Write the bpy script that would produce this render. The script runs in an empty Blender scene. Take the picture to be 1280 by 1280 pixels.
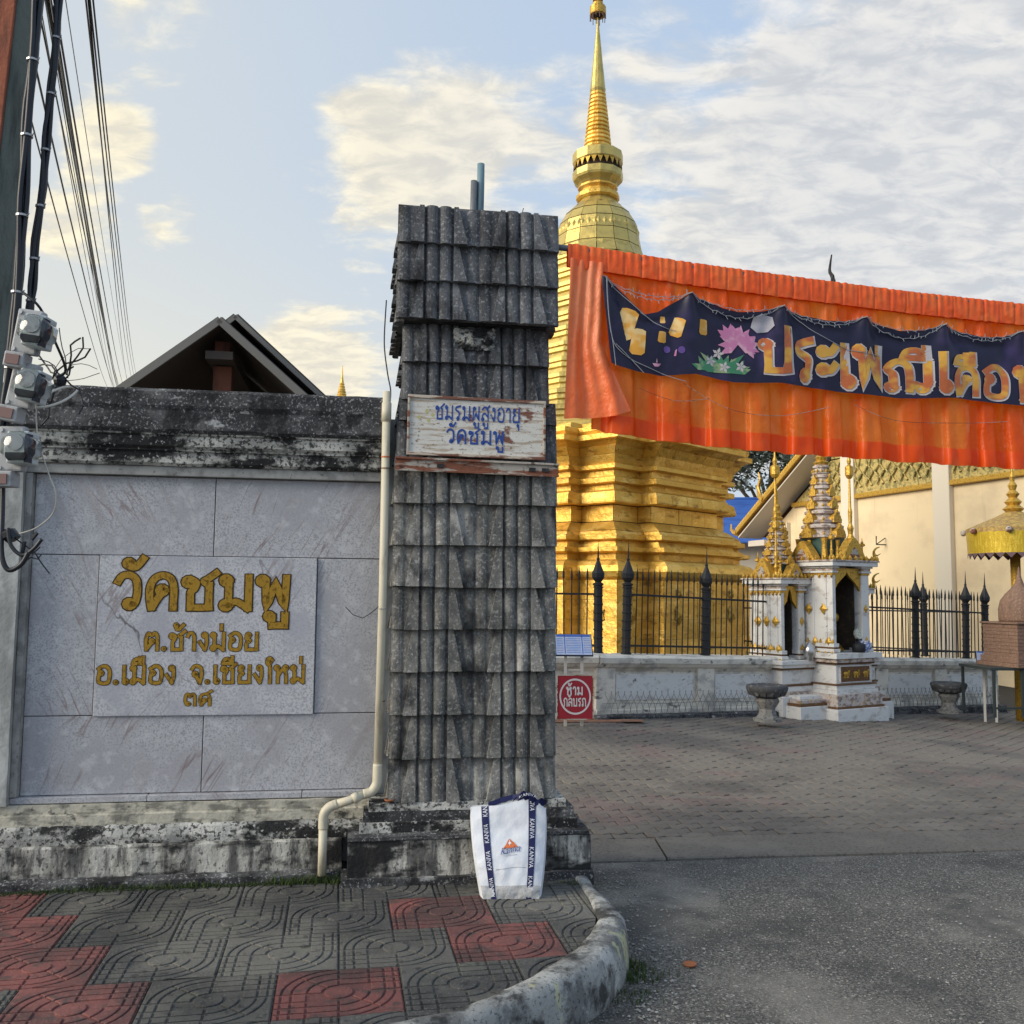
import bpy, math, random
from math import sin, cos, pi, radians as R
from mathutils import Vector, Matrix, Euler, noise as mn
random.seed(7)
sc = bpy.context.scene
col = sc.collection

# ---------------------------------------------------------------- camera
cam = bpy.data.cameras.new('camera')
cam.sensor_width = 36.0
cam.lens = 36.0 * 1185.0 / 1280.0
cam.clip_start = 0.05
cam.clip_end = 2000.0
camo = bpy.data.objects.new('camera', cam)
col.objects.link(camo)
camo.location = (0, 0, 1.6)
PITCH, ROLL = R(5.0), R(0.5)
fw = Vector((0, cos(PITCH), sin(PITCH)))
r0 = Vector((1, 0, 0)); u0 = r0.cross(fw)
rr = (cos(ROLL) * r0 + sin(ROLL) * u0)
uu = rr.cross(fw)
camo.rotation_euler = Matrix((rr, uu, -fw)).transposed().to_euler()
sc.camera = camo

# ---------------------------------------------------------------- light
SUN_AZ, SUN_EL = R(-112), R(24)          # azimuth from +Y towards +X
sc.view_settings.view_transform = 'Standard'
sc.view_settings.look = 'None'
sc.view_settings.gamma = 1.0
sc.view_settings.use_curve_mapping = False
sc.view_settings.exposure = 1.25
sun = bpy.data.lights.new('sun', 'SUN')
sun.energy = 1.5
sun.angle = R(34.0)
sun.color = (1.0, 0.90, 0.74)
suno = bpy.data.objects.new('sun', sun)
col.objects.link(suno)
sdir = Vector((sin(SUN_AZ) * cos(SUN_EL), cos(SUN_AZ) * cos(SUN_EL), sin(SUN_EL)))
suno.rotation_euler = sdir.to_track_quat('Z', 'Y').to_euler()

world = bpy.data.worlds.new('World')
sc.world = world
world.use_nodes = True

class NT:
    """small helper that wires shader nodes"""
    def __init__(s, tree):
        s.t = tree; s.n = tree.nodes; s.l = tree.links
    def add(s, kind, **kw):
        nd = s.n.new(kind)
        for k, v in kw.items(): setattr(nd, k, v)
        return nd
    def link(s, a, b): s.l.new(a, b)
    def val(s, sock, v):
        if isinstance(v, bpy.types.NodeSocket): s.link(v, sock)
        else: sock.default_value = v
    def math(s, op, a, b=0.0, c=0.0, clamp=False):
        nd = s.add('ShaderNodeMath', operation=op, use_clamp=clamp)
        s.val(nd.inputs[0], a); s.val(nd.inputs[1], b); s.val(nd.inputs[2], c)
        return nd.outputs[0]
    def vmath(s, op, a, b=(0, 0, 0)):
        nd = s.add('ShaderNodeVectorMath', operation=op)
        s.val(nd.inputs[0], a); s.val(nd.inputs[1], b)
        return nd.outputs['Value'] if op in ('DOT_PRODUCT', 'LENGTH') else nd.outputs[0]
    def rng(s, v, lo, hi, a=0.0, b=1.0, smooth=True):
        nd = s.add('ShaderNodeMapRange')
        nd.interpolation_type = 'SMOOTHSTEP' if smooth else 'LINEAR'
        s.val(nd.inputs[0], v)
        flip = lo > hi
        if flip: lo, hi, a, b = hi, lo, b, a
        nd.inputs[1].default_value = lo; nd.inputs[2].default_value = hi
        nd.inputs[3].default_value = a; nd.inputs[4].default_value = b
        return nd.outputs[0]
    def mix(s, f, a, b, blend='MIX'):
        nd = s.add('ShaderNodeMix', data_type='RGBA', blend_type=blend)
        s.val(nd.inputs[0], f)
        def c(v): return v if isinstance(v, bpy.types.NodeSocket) else (v[0], v[1], v[2], 1.0)
        s.val(nd.inputs[6], c(a)); s.val(nd.inputs[7], c(b))
        return nd.outputs[2]
    def noise(s, vec, scale, detail=4.0, rough=0.55, dist=0.0):
        nd = s.add('ShaderNodeTexNoise')
        s.link(vec, nd.inputs['Vector'])
        nd.inputs['Scale'].default_value = scale
        nd.inputs['Detail'].default_value = detail
        nd.inputs['Roughness'].default_value = rough
        nd.inputs['Distortion'].default_value = dist
        return nd.outputs[0]
    def scalevec(s, vec, sx, sy, sz, off=(0, 0, 0), rot=(0, 0, 0)):
        nd = s.add('ShaderNodeMapping')
        s.link(vec, nd.inputs[0])
        nd.inputs['Location'].default_value = off
        nd.inputs['Rotation'].default_value = rot
        nd.inputs['Scale'].default_value = (sx, sy, sz)
        return nd.outputs[0]

w = NT(world.node_tree)
w.n.clear()
geo = w.add('ShaderNodeTexCoord').outputs['Generated']
sky = w.add('ShaderNodeTexSky', sky_type='NISHITA', sun_disc=False, sun_elevation=SUN_EL, sun_rotation=SUN_AZ,
            air_density=1.3, dust_density=2.0, ozone_density=1.0)
sep = w.add('ShaderNodeSeparateXYZ'); w.link(geo, sep.inputs[0])
zc = w.math('ADD', w.math('MAXIMUM', sep.outputs[2], 0.0), 0.22)
comb = w.add('ShaderNodeCombineXYZ')
w.link(w.math('DIVIDE', sep.outputs[0], zc), comb.inputs[0])
w.link(w.math('DIVIDE', sep.outputs[1], zc), comb.inputs[1])
pl = comb.outputs[0]
sund = w.vmath('DOT_PRODUCT', geo, tuple(Vector((-.80, .52, .10)).normalized()))
warm = w.rng(sund, 0.22, 0.93)                       # towards the low sun
lowz = w.rng(sep.outputs[2], 0.42, 0.05)             # thick air near the horizon
veilc = w.mix(warm, (3.6, 3.9, 4.35), (5.1, 4.75, 3.8))
veil = w.math('ADD', w.math('ADD', 0.12, w.math('MULTIPLY', lowz, 0.45)), w.math('MULTIPLY', warm, 0.35), clamp=True)
base = w.mix(veil, w.mix(0.75, sky.outputs[0], (2.9, 3.8, 5.1)), veilc)
n1 = w.noise(w.scalevec(pl, 1, 1, 1, (3.1, 0.7, 0)), 1.5, 3.0, 0.5, 0.3)
n2 = w.noise(w.scalevec(pl, 1, 1.25, 1, (0.4, 5.2, 0)), 4.6, 9.0, 0.62, 0.5)
n3 = w.noise(w.scalevec(pl, 1, 1.6, 1, (7.4, 2.2, 0)), 12.0, 6.0, 0.6, 0.4)
cov = w.rng(n1, 0.45, 0.75, -0.05, 0.10)
def dirpx(x, y):
    d = fw + rr * ((x - 640) / 1185.0) + uu * ((640 - y) / 1185.0)
    return tuple(d.normalized())
# banks of cloud that stand where they stood that afternoon: direction, angular size, amount
for (x, y, ang, amt) in ((1240, 230, 17, 0.34), (1010, 330, 9, 0.22), (520, 150, 4.2, 0.24), (480, 235, 5.0, 0.26), (430, 475, 4.2, 0.28), (370, 465, 3.6, 0.22), (195, 25, 3.0, 0.30),
                         (130, 175, 2.4, 0.30), (215, 285, 1.7, 0.24), (655, 225, 5, 0.24), (80, 290, 2.4, 0.22), (790, 150, 2.6, 0.16), (1180, 60, 8, 0.12)):
    dt = w.vmath('DOT_PRODUCT', geo, dirpx(x, y))
    cov = w.math('ADD', cov, w.rng(dt, cos(R(ang * 1.5)), cos(R(ang * 0.15)), 0.0, amt))
dens = w.math('ADD', w.math('ADD', w.math('MULTIPLY', n2, 0.75), w.math('MULTIPLY', n3, 0.25)), cov)
mask = w.rng(dens, 0.62, 0.86)
shade = w.rng(dens, 0.70, 1.00)
lit = w.mix(warm, (5.9, 5.6, 5.15), (7.2, 6.4, 4.4))
drk = w.mix(warm, (3.5, 3.6, 3.75), (4.7, 4.35, 3.5))
cl = w.mix(w.math('MULTIPLY', w.rng(n3, 0.35, 0.65), 0.8), drk, lit)
cl = w.mix(w.math('MULTIPLY', shade, 0.35), cl, drk)
skyc = w.mix(w.math('MULTIPLY', mask, 0.9), base, cl)
bg = w.add('ShaderNodeBackground'); w.link(skyc, bg.inputs[0]); bg.inputs[1].default_value = 0.075
out = w.add('ShaderNodeOutputWorld'); w.link(bg.outputs[0], out.inputs[0])

# ---------------------------------------------------------------- materials
def mat(name, base, layers=(), rough=0.85, metal=0.0, bump=0.0, bscale=40.0, spec=0.3, translucent=0.0,
        transmission=0.0, coat=0.0, brick=None, rvar=0.0):
    """layers: (colour, (sx,sy,sz), lo, hi, detail, strength[, kind]) laid over the base one after another"""
    m = bpy.data.materials.new(name); m.use_nodes = True
    t = NT(m.node_tree); t.n.clear()
    pos = t.add('ShaderNodeNewGeometry').outputs['Position']
    c = None; h = None
    k = 0
    for L in layers:
        colr, scv, lo, hi, det, st = L[:6]
        kind = L[6] if len(L) > 6 else 'noise'
        k += 1
        rot = L[7] if len(L) > 7 else (0, 0, 0)
        v = t.scalevec(pos, *scv, off=(k * 3.7, k * 1.9, k * 5.3), rot=rot)
        if kind == 'vor':
            nd = t.add('ShaderNodeTexVoronoi'); t.link(v, nd.inputs['Vector']); nd.inputs['Scale'].default_value = 1.0
            f = t.rng(nd.outputs['Distance'], lo, hi)
        elif kind == 'vein':
            v = t.scalevec(pos, 1, 1, 1, rot=rot); v = t.scalevec(v, *scv, off=(k * 3.7, k * 1.9, k * 5.3))
            f = t.rng(t.math('ABSOLUTE', t.math('SUBTRACT', t.noise(v, 1.0, det, 0.5), 0.5)), hi, lo)
            f = t.math('MULTIPLY', f, t.rng(t.noise(t.scalevec(pos, 1, 1, 1, off=(k * 2.3, k, 1)), 2.2, 3.0), .48, .66))
        elif kind == 'ridge':
            n = t.noise(v, 1.0, det, 0.5, 0.0)
            f = t.rng(t.math('ABSOLUTE', t.math('SUBTRACT', n, 0.5)), hi, lo)
        else:
            f = t.rng(t.noise(v, 1.0, det, 0.62), lo, hi)
        f = t.math('MULTIPLY', f, st)
        c = t.mix(f, c if c is not None else base, colr)
    if rvar:
        oi = t.add('ShaderNodeObjectInfo').outputs['Random']
        k2 = t.rng(oi, 0, 1, 1 - rvar, 1 + rvar, smooth=False)
        hv = t.add('ShaderNodeHueSaturation')
        t.link(k2, hv.inputs['Value'])
        t.val(hv.inputs['Color'], c if c is not None else (*base, 1))
        c = hv.outputs[0]
    p = t.add('ShaderNodeBsdfPrincipled')
    if c is None: p.inputs['Base Color'].default_value = (*base, 1)
    else: t.link(c, p.inputs['Base Color'])
    p.inputs['Roughness'].default_value = rough
    p.inputs['Metallic'].default_value = metal
    p.inputs['Specular IOR Level'].default_value = spec
    p.inputs['Transmission Weight'].default_value = transmission
    p.inputs['Coat Weight'].default_value = coat
    if bump:
        b = t.add('ShaderNodeBump'); b.inputs['Strength'].default_value = min(1.0, bump)
        b.inputs['Distance'].default_value = 0.4 / bscale
        t.link(t.noise(pos, bscale, 5.0, 0.6), b.inputs['Height'])
        t.link(b.outputs[0], p.inputs['Normal'])
    o = t.add('ShaderNodeOutputMaterial')
    if translucent:
        tr = t.add('ShaderNodeBsdfTranslucent')
        if c is None: tr.inputs[0].default_value = (*base, 1)
        else: t.link(c, tr.inputs[0])
        mx = t.add('ShaderNodeMixShader'); mx.inputs[0].default_value = translucent
        t.link(p.outputs[0], mx.inputs[1]); t.link(tr.outputs[0], mx.inputs[2]); t.link(mx.outputs[0], o.inputs[0])
    else:
        t.link(p.outputs[0], o.inputs[0])
    return m

BLK = (0.016, 0.016, 0.017)
M = {}
M['mold'] = mat('moldy_cement', (0.60, 0.59, 0.54), [
    ((0.27, 0.27, 0.25), (5, 5, 5), 0.40, 0.60, 8, 0.85),
    (BLK, (3.4, 3.4, 6), 0.46, 0.55, 10, 0.97),
    (BLK, (50, 50, 50), 0.51, 0.58, 4, 0.85),
    ((0.6, 0.6, 0.57), (42, 42, 42), 0.61, 0.66, 4, 0.7)], rough=0.95, bump=1.0, bscale=55)
M['moldlight'] = mat('stained_white_cement', (0.58, 0.56, 0.50), [
    ((0.26, 0.25, 0.22), (9, 9, 3), 0.40, 0.60, 8, 0.85),
    ((0.08, 0.08, 0.08), (20, 20, 3.5), 0.47, 0.62, 7, 0.85),
    (BLK, (2.6, 2.6, 5.5), 0.46, 0.57, 10, 0.97),
    (BLK, (60, 60, 30), 0.56, 0.63, 4, 0.7)], rough=0.93, bump=0.9, bscale=60)
M['molddark'] = mat('black_molded_cement', (0.048, 0.048, 0.050), [
    ((0.15, 0.15, 0.15), (4, 4, 9), 0.46, 0.62, 8, 0.7),
    ((0.36, 0.36, 0.36), (75, 75, 75), 0.56, 0.63, 4, 0.8),
    ((0.50, 0.50, 0.49), (5, 5, 12), 0.61, 0.68, 9, 0.8),
    (BLK, (7, 7, 5), 0.50, 0.62, 7, 0.85)], rough=0.95, bump=1.0, bscale=60)
M['ledge'] = mat('yellowed_cement', (0.52, 0.49, 0.40), [
    ((0.16, 0.155, 0.13), (8, 8, 20), 0.45, 0.6, 7, 0.8), (BLK, (14, 14, 14), 0.56, 0.68, 5, 0.85)], rough=0.9, bump=0.6)
M['pilaster'] = mat('stained_white_render', (0.50, 0.51, 0.49), [
    ((0.22, 0.22, 0.21), (6, 6, 2.5), 0.42, 0.62, 6, 0.75), ((0.05, 0.05, 0.05), (10, 10, 5), 0.62, 0.74, 6, 0.7)], rough=0.9, bump=0.4)
M['marble'] = mat('grey_veined_marble', (0.50, 0.50, 0.515), [
    ((0.27, 0.275, 0.30), (110, 110, 110), 0.48, 0.60, 4, 0.8),
    ((0.38, 0.375, 0.395), (2.5, 2.5, 2.5), 0.42, 0.62, 6, 0.75),
    ((0.60, 0.60, 0.61), (16, 16, 16), 0.52, 0.68, 5, 0.6),
    ((0.34, 0.31, 0.31), (9, 9, .35), 0.0, 0.06, 3, 0.5, 'vein', (0, R(28), 0)),
    ((0.22, 0.155, 0.145), (10, 10, .45), 0.0, 0.020, 3, 0.85, 'vein', (0, R(28), 0)),
    ((0.22, 0.155, 0.145), (8, 8, .5), 0.0, 0.014, 3, 0.8, 'vein', (0, R(40), 0))], rough=0.35, spec=0.35)
M['marbleb'] = mat('grey_veined_marble_mirrored', (0.50, 0.50, 0.515), [
    ((0.27, 0.275, 0.30), (110, 110, 110), 0.48, 0.60, 4, 0.8),
    ((0.38, 0.375, 0.395), (2.5, 2.5, 2.5), 0.42, 0.62, 6, 0.75),
    ((0.60, 0.60, 0.61), (16, 16, 16), 0.52, 0.68, 5, 0.6),
    ((0.34, 0.31, 0.31), (9, 9, .35), 0.0, 0.06, 3, 0.5, 'vein', (0, R(-32), 0)),
    ((0.22, 0.155, 0.145), (10, 10, .45), 0.0, 0.020, 3, 0.85, 'vein', (0, R(-32), 0)),
    ((0.22, 0.155, 0.145), (8, 8, .5), 0.0, 0.014, 3, 0.8, 'vein', (0, R(-22), 0))], rough=0.35, spec=0.35)
M['plaque'] = mat('pale_marble_plaque', (0.57, 0.57, 0.585), [
    ((0.32, 0.325, 0.35), (100, 100, 100), 0.47, 0.60, 4, 0.8),
    ((0.40, 0.40, 0.44), (4, 4, 4), 0.43, 0.62, 6, 0.75),
    ((0.10, 0.09, 0.09), (3.0, 3.0, .9), 0.0, 0.010, 6, 0.9, 'vein', (0, R(22), 0)), ((0.25, 0.2, 0.2), (6, 6, .5), 0.0, 0.014, 3, 0.7, 'vein', (0, R(-30), 0))], rough=0.32, spec=0.4)
M['mframe'] = mat('marble_trim', (0.36, 0.355, 0.335), [((0.15, 0.15, 0.145), (9, 9, 9), 0.42, 0.64, 5, 0.7), ((0.05, 0.05, 0.05), (40, 40, 40), 0.6, 0.7, 3, 0.6)], rough=0.6, bump=0.2)
M['goldpaint'] = mat('gold_letter_paint', (0.43, 0.245, 0.03), [((0.16, 0.085, 0.015), (60, 60, 40), 0.5, 0.66, 4, 0.8)], rough=0.38, metal=0.35, bump=0.6, bscale=160)
M['letteredge'] = mat('dark_letter_edge', (0.06, 0.035, 0.012), rough=0.8)
M['tile'] = mat('weathered_concrete_tile', (0.200, 0.193, 0.175), [
    ((0.110, 0.110, 0.106), (9, 9, 6), 0.44, 0.60, 7, 0.85),
    ((0.42, 0.41, 0.38), (60, 60, 60), 0.53, 0.63, 5, 0.65),
    ((0.36, 0.35, 0.32), (7, 7, 5), 0.55, 0.66, 10, 0.8),
    ((0.030, 0.030, 0.031), (6, 6, 3.0), 0.54, 0.67, 9, 0.88),
    (BLK, (95, 95, 80), 0.60, 0.66, 4, 0.6),
    (BLK, (1.3, 1.3, 1.3), 0.56, 0.80, 6, 0.6)], rough=0.95, bump=1.0, bscale=90, rvar=0.30)
M['tiledark'] = mat('blackened_concrete_tile', (0.115, 0.117, 0.122), [
    ((0.06, 0.06, 0.063), (8, 8, 4), 0.44, 0.62, 7, 0.85),
    ((0.32, 0.32, 0.32), (60, 60, 60), 0.53, 0.64, 5, 0.65),
    ((0.21, 0.212, 0.218), (8, 8, 4), 0.54, 0.68, 8, 0.75),
    (BLK, (7, 7, 3.2), 0.54, 0.68, 6, 0.85),
    (BLK, (95, 95, 80), 0.60, 0.66, 4, 0.6)], rough=0.95, bump=1.0, bscale=90, rvar=0.25)
M['core'] = mat('dark_mortar', (0.035, 0.035, 0.036), [((0.09, 0.09, 0.088), (30, 30, 30), 0.5, 0.7, 4, 0.6)], rough=0.95, bump=0.6)
M['tin'] = mat('rust_streaked_white_tin', (0.66, 0.64, 0.58), [
    ((0.38, 0.28, 0.19), (6, 6, 60), 0.48, 0.62, 6, 0.8), ((0.18, 0.06, 0.035), (8, 8, 12), 0.56, 0.63, 8, 0.95),
    ((0.12, 0.045, 0.03), (55, 55, 90), 0.60, 0.68, 3, 0.8)], rough=0.6, bump=0.2)
M['rust'] = mat('rusty_painted_steel', (0.22, 0.085, 0.05), [
    ((0.46, 0.43, 0.37), (4, 4, 22), 0.46, 0.54, 7, 0.9), ((0.035, 0.022, 0.018), (22, 22, 22), 0.56, 0.68, 4, 0.8)], rough=0.8, bump=0.5)
M['signframe'] = mat('cream_rusty_sign_frame', (0.55, 0.47, 0.38), [((0.17, 0.06, 0.035), (7, 7, 40), 0.47, 0.56, 7, 0.95)], rough=0.6)
M['ink'] = mat('blue_sign_paint', (0.025, 0.07, 0.30), [((0.35, 0.36, 0.38), (60, 60, 60), 0.60, 0.70, 4, 0.6)], rough=0.6)
M['yellowghost'] = mat('faded_yellow_paint', (0.5, 0.47, 0.22), rough=0.7)
M['pvc'] = mat('old_cream_pvc', (0.60, 0.55, 0.42), [((0.26, 0.22, 0.15), (10, 10, 3), 0.55, 0.7, 5, 0.6)], rough=0.5, spec=0.4)
M['pvcb'] = mat('blue_grey_pvc', (0.16, 0.25, 0.29), [((0.08, 0.1, 0.11), (20, 20, 5), 0.5, 0.7, 4, 0.6)], rough=0.5)
M['steel'] = mat('grey_steel_tube', (0.17, 0.18, 0.19), [((0.08, 0.08, 0.08), (30, 30, 30), 0.5, 0.7, 4, 0.6)], rough=0.5, metal=0.3)
M['bag'] = mat('white_woven_plastic', (0.68, 0.71, 0.76), [((0.56, 0.59, 0.65), (7, 7, 7), 0.45, 0.7, 4, 0.6)], rough=0.5, bump=0.25, bscale=30)
M['baggrey'] = mat('grey_woven_bag_bottom', (0.44, 0.44, 0.44), [((0.30, 0.30, 0.30), (16, 16, 40), 0.45, 0.7, 4, 0.6)], rough=0.5, bump=0.7, bscale=25)  # greyer weave of the folded bottom panel, also for the seam
M['navy'] = mat('navy_webbing', (0.014, 0.018, 0.08), rough=0.7, bump=0.3, bscale=300)
M['white'] = mat('white_print', (0.72, 0.74, 0.80), rough=0.6)
M['logoorange'] = mat('orange_print', (0.62, 0.16, 0.05), rough=0.6)
M['logoblue'] = mat('blue_print', (0.03, 0.07, 0.25), rough=0.6)
M['logogrey'] = mat('grey_print', (0.35, 0.42, 0.46), rough=0.6)
M['terracotta'] = mat('terracotta', (0.32, 0.12, 0.055), rough=0.85, bump=0.2)
M['satinhem'] = mat('deep_orange_satin', (1.0, 0.16, 0.010), [((1.0, 0.27, 0.06), (6, 6, 3), 0.5, 0.68, 4, 0.7)], rough=0.36, spec=0.5, translucent=0.55)
M['satin'] = mat('orange_satin', (1.0, 0.13, 0.006), [((1.0, 0.26, 0.03), (3.2, 3.2, 1.1), 0.42, 0.62, 4, 0.9), ((1.0, 0.34, 0.16), (7, 7, 3), 0.58, 0.70, 4, 0.6)], rough=0.34, spec=0.5, translucent=0.55, bump=0.5, bscale=12)
M['satinlight'] = mat('salmon_satin', (1.0, 0.20, 0.05), [((1.0, 0.34, 0.14), (5, 5, 2), 0.42, 0.66, 3, 0.7)], rough=0.36, spec=0.5, translucent=0.22, bump=0.4, bscale=12)
M['satinred'] = mat('red_orange_satin', (1.0, 0.125, 0.010), [((1.0, 0.20, 0.03), (6, 6, 6), 0.42, 0.66, 3, 0.7)], rough=0.4, spec=0.5, translucent=0.15, bump=0.35, bscale=18)
M['vinyl'] = mat('midnight_blue_vinyl', (0.011, 0.010, 0.036), [((0.075, 0.045, 0.17), (3.0, 3.0, 3.2), 0.52, 0.76, 3, 0.6)], rough=0.42, spec=0.35)
M['glyphout'] = mat('cream_letter_outline', (0.55, 0.50, 0.50), rough=0.5)
M['glyph'] = mat('amber_letter_print', (0.52, 0.13, 0.035), [((0.72, 0.38, 0.05), (6.5, 6.5, 9), 0.40, 0.60, 2, 1.0)], rough=0.35, spec=0.4)
M['lantern'] = mat('lantern_print', (0.74, 0.36, 0.05), [((0.82, 0.62, 0.30), (9, 9, 9), 0.45, 0.6, 2, 0.8)], rough=0.4)
M['lotuspink'] = mat('lotus_print', (0.62, 0.22, 0.40), [((0.72, 0.42, 0.52), (16, 16, 16), 0.45, 0.6, 2, 0.8)], rough=0.4)
M['leafprint'] = mat('leaf_print', (0.06, 0.24, 0.12), [((0.35, 0.42, 0.22), (16, 16, 16), 0.5, 0.6, 2, 0.8)], rough=0.4)
M['purpledot'] = mat('purple_print', (0.13, 0.07, 0.28), rough=0.4)
M['patch'] = mat('grey_tape_patch', (0.46, 0.43, 0.46), rough=0.35)
M['fairy'] = mat('grey_wire', (0.34, 0.36, 0.38), rough=0.5)
M['gold'] = mat('gold_leaf_plates', (0.72, 0.43, 0.075), [
    ((0.90, 0.60, 0.16), (1.8, 1.8, 5.0), 0.48, 0.62, 5, 0.8), ((0.30, 0.13, 0.015), (2.6, 2.6, 7), 0.54, 0.68, 7, 0.7),  # lighter layer puts highlights into the gold; darker layers are grime
    ((0.10, 0.05, 0.015), (15, 15, 22), 0.62, 0.69, 5, 0.8)], rough=0.44, metal=0.55, bump=0.5, bscale=7, spec=0.5, rvar=0.12)
M['goldold'] = mat('dull_olive_gold', (0.60, 0.45, 0.13), [
    ((0.34, 0.26, 0.09), (2.6, 2.6, 3.0), 0.44, 0.64, 5, 0.6), ((0.62, 0.46, 0.13), (6, 6, 6), 0.5, 0.7, 5, 0.6), ((0.12, 0.08, 0.03), (18, 18, 24), 0.64, 0.72, 4, 0.6)], rough=0.42, metal=0.55, bump=0.3, bscale=10, spec=0.5)
M['goldtrim'] = mat('gilded_ornament', (0.60, 0.36, 0.06), [((0.22, 0.12, 0.03), (26, 26, 26), 0.5, 0.66, 4, 0.8)], rough=0.4, metal=0.5, bump=0.8, bscale=45)
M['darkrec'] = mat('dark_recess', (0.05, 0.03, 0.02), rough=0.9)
M['iron'] = mat('dark_wrought_iron', (0.030, 0.032, 0.036), [((0.07, 0.045, 0.03), (14, 14, 14), 0.56, 0.7, 4, 0.6)], rough=0.6, metal=0.3)
M['whitewash'] = mat('weathered_whitewash', (0.74, 0.69, 0.59), [
    ((0.34, 0.33, 0.31), (3.5, 3.5, 5), 0.46, 0.64, 7, 0.75), ((0.09, 0.085, 0.08), (6, 6, 12), 0.58, 0.68, 8, 0.85),
    ((0.45, 0.38, 0.28), (2, 2, 3), 0.55, 0.7, 4, 0.5)], rough=0.85, bump=0.4)
M['shrinewhite'] = mat('shrine_white_paint', (0.70, 0.69, 0.66), [((0.38, 0.34, 0.30), (5, 5, 9), 0.50, 0.68, 6, 0.7), ((0.08, 0.06, 0.05), (12, 12, 24), 0.62, 0.70, 5, 0.8)], rough=0.7, bump=0.2)
M['shrinestain'] = mat('stained_shrine_spire', (0.56, 0.50, 0.46), [((0.22, 0.15, 0.13), (11, 11, 16), 0.46, 0.60, 7, 0.85), ((0.52, 0.30, 0.07), (20, 20, 20), 0.57, 0.63, 4, 0.8)], rough=0.8, bump=1.0, bscale=40)
M['brownpanel'] = mat('brown_gold_panel', (0.13, 0.065, 0.03), [((0.40, 0.24, 0.07), (50, 50, 50), 0.55, 0.65, 3, 0.6)], rough=0.6, bump=0.5)
M['darkpanel'] = mat('dark_niche_brown', (0.055, 0.045, 0.035), [((0.14, 0.10, 0.05), (12, 12, 12), 0.5, 0.66, 4, 0.6)], rough=0.7)
M['wirepale'] = mat('rusty_pale_wire', (0.30, 0.27, 0.24), rough=0.6)
M['greenpanel'] = mat('dark_green_glass_mosaic', (0.05, 0.10, 0.09), rough=0.25)
M['creamwall'] = mat('cream_painted_wall', (0.80, 0.65, 0.42), [((0.62, 0.49, 0.32), (0.5, 0.5, 0.7), 0.44, 0.64, 6, 0.7), ((0.5, 0.41, 0.29), (4, 4, .5), 0.60, 0.72, 5, 0.35)], rough=0.85)
M['creamtrim'] = mat('pale_cream_pilaster', (0.72, 0.65, 0.53), rough=0.8)
M['frieze'] = mat('gold_relief_frieze', (0.56, 0.44, 0.17), [((0.24, 0.22, 0.09), (7, 7, 7), 0.50, 0.55, 3, 0.85)], rough=0.55, metal=0.3, bump=1.0, bscale=9)
M['soffit'] = mat('white_soffit', (0.60, 0.54, 0.47), rough=0.85)
M['roofred'] = mat('brown_roof_tiles', (0.16, 0.08, 0.05), rough=0.85)
M['blueroof'] = mat('blue_metal_roof', (0.05, 0.13, 0.42), [((0.035, 0.08, 0.27), (1, 1, 6), 0.5, 0.62, 3, 0.6)], rough=0.5)
M['asphalt'] = mat('asphalt', (0.170, 0.160, 0.140), [
    ((0.055, 0.054, 0.052), (95, 95, 95), 0.45, 0.54, 5, 0.9),
    ((0.42, 0.40, 0.36), (70, 70, 70), 0.60, 0.66, 3, 0.85),
    ((0.28, 0.26, 0.225), (.9, .9, .9), 0.50, 0.66, 8, 0.6),
    ((0.045, 0.045, 0.045), (1.4, 1.4, 1.4), 0.50, 0.64, 9, 0.65),
    ((0.03, 0.03, 0.03), (1.2, 1.2, 1.2), 0.0, 0.004, 7, 0.8, 'vein')], rough=0.9, bump=1.0, bscale=60)
M['pebble'] = mat('loose_grey_pebbles', (0.28, 0.265, 0.24), [((0.42, 0.42, 0.40), (37, 37, 37), 0.55, 0.66, 2, 0.9)], rough=0.85)
M['strip'] = mat('old_concrete_strip', (0.165, 0.148, 0.126), [((0.075, 0.07, 0.065), (45, 45, 45), 0.50, 0.62, 5, 0.7), ((0.21, 0.19, 0.16), (3, 3, 3), 0.5, 0.68, 5, 0.6)], rough=0.92, bump=0.7)
M['paver'] = mat('grey_brown_paver', (0.190, 0.168, 0.140), [
    ((0.085, 0.078, 0.074), (0.7, 0.7, 0.7), 0.44, 0.62, 5, 0.7), ((0.19, 0.125, 0.115), (1.3, 1.3, 1.3), 0.54, 0.66, 4, 0.5),
    ((0.19, 0.17, 0.15), (60, 60, 60), 0.54, 0.66, 4, 0.5)], rough=0.85, bump=0.5, bscale=90, rvar=0.10)
M['joint'] = mat('dark_joint_sand', (0.035, 0.033, 0.030), rough=0.95)
M['ftile'] = mat('grey_pressed_tile', (0.140, 0.134, 0.118), [
    ((0.050, 0.050, 0.050), (1.5, 1.5, 1.5), 0.40, 0.60, 7, 0.85), ((0.20, 0.20, 0.18), (90, 90, 90), 0.56, 0.66, 4, 0.5), ((0.15, 0.155, 0.12), (5, 5, 5), 0.54, 0.68, 6, 0.5), ((0.03, 0.03, 0.03), (22, 22, 22), 0.56, 0.66, 6, 0.7)], rough=0.8, bump=0.9, bscale=90, rvar=0.18)
M['ftilered'] = mat('red_pressed_tile', (0.215, 0.082, 0.072), [
    ((0.07, 0.045, 0.043), (2.2, 2.2, 2.2), 0.42, 0.60, 7, 0.85), ((0.26, 0.15, 0.13), (60, 60, 60), 0.56, 0.66, 4, 0.5), ((0.08, 0.06, 0.055), (12, 12, 12), 0.52, 0.64, 6, 0.8)], rough=0.8, bump=0.9, bscale=90, rvar=0.18)
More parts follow.
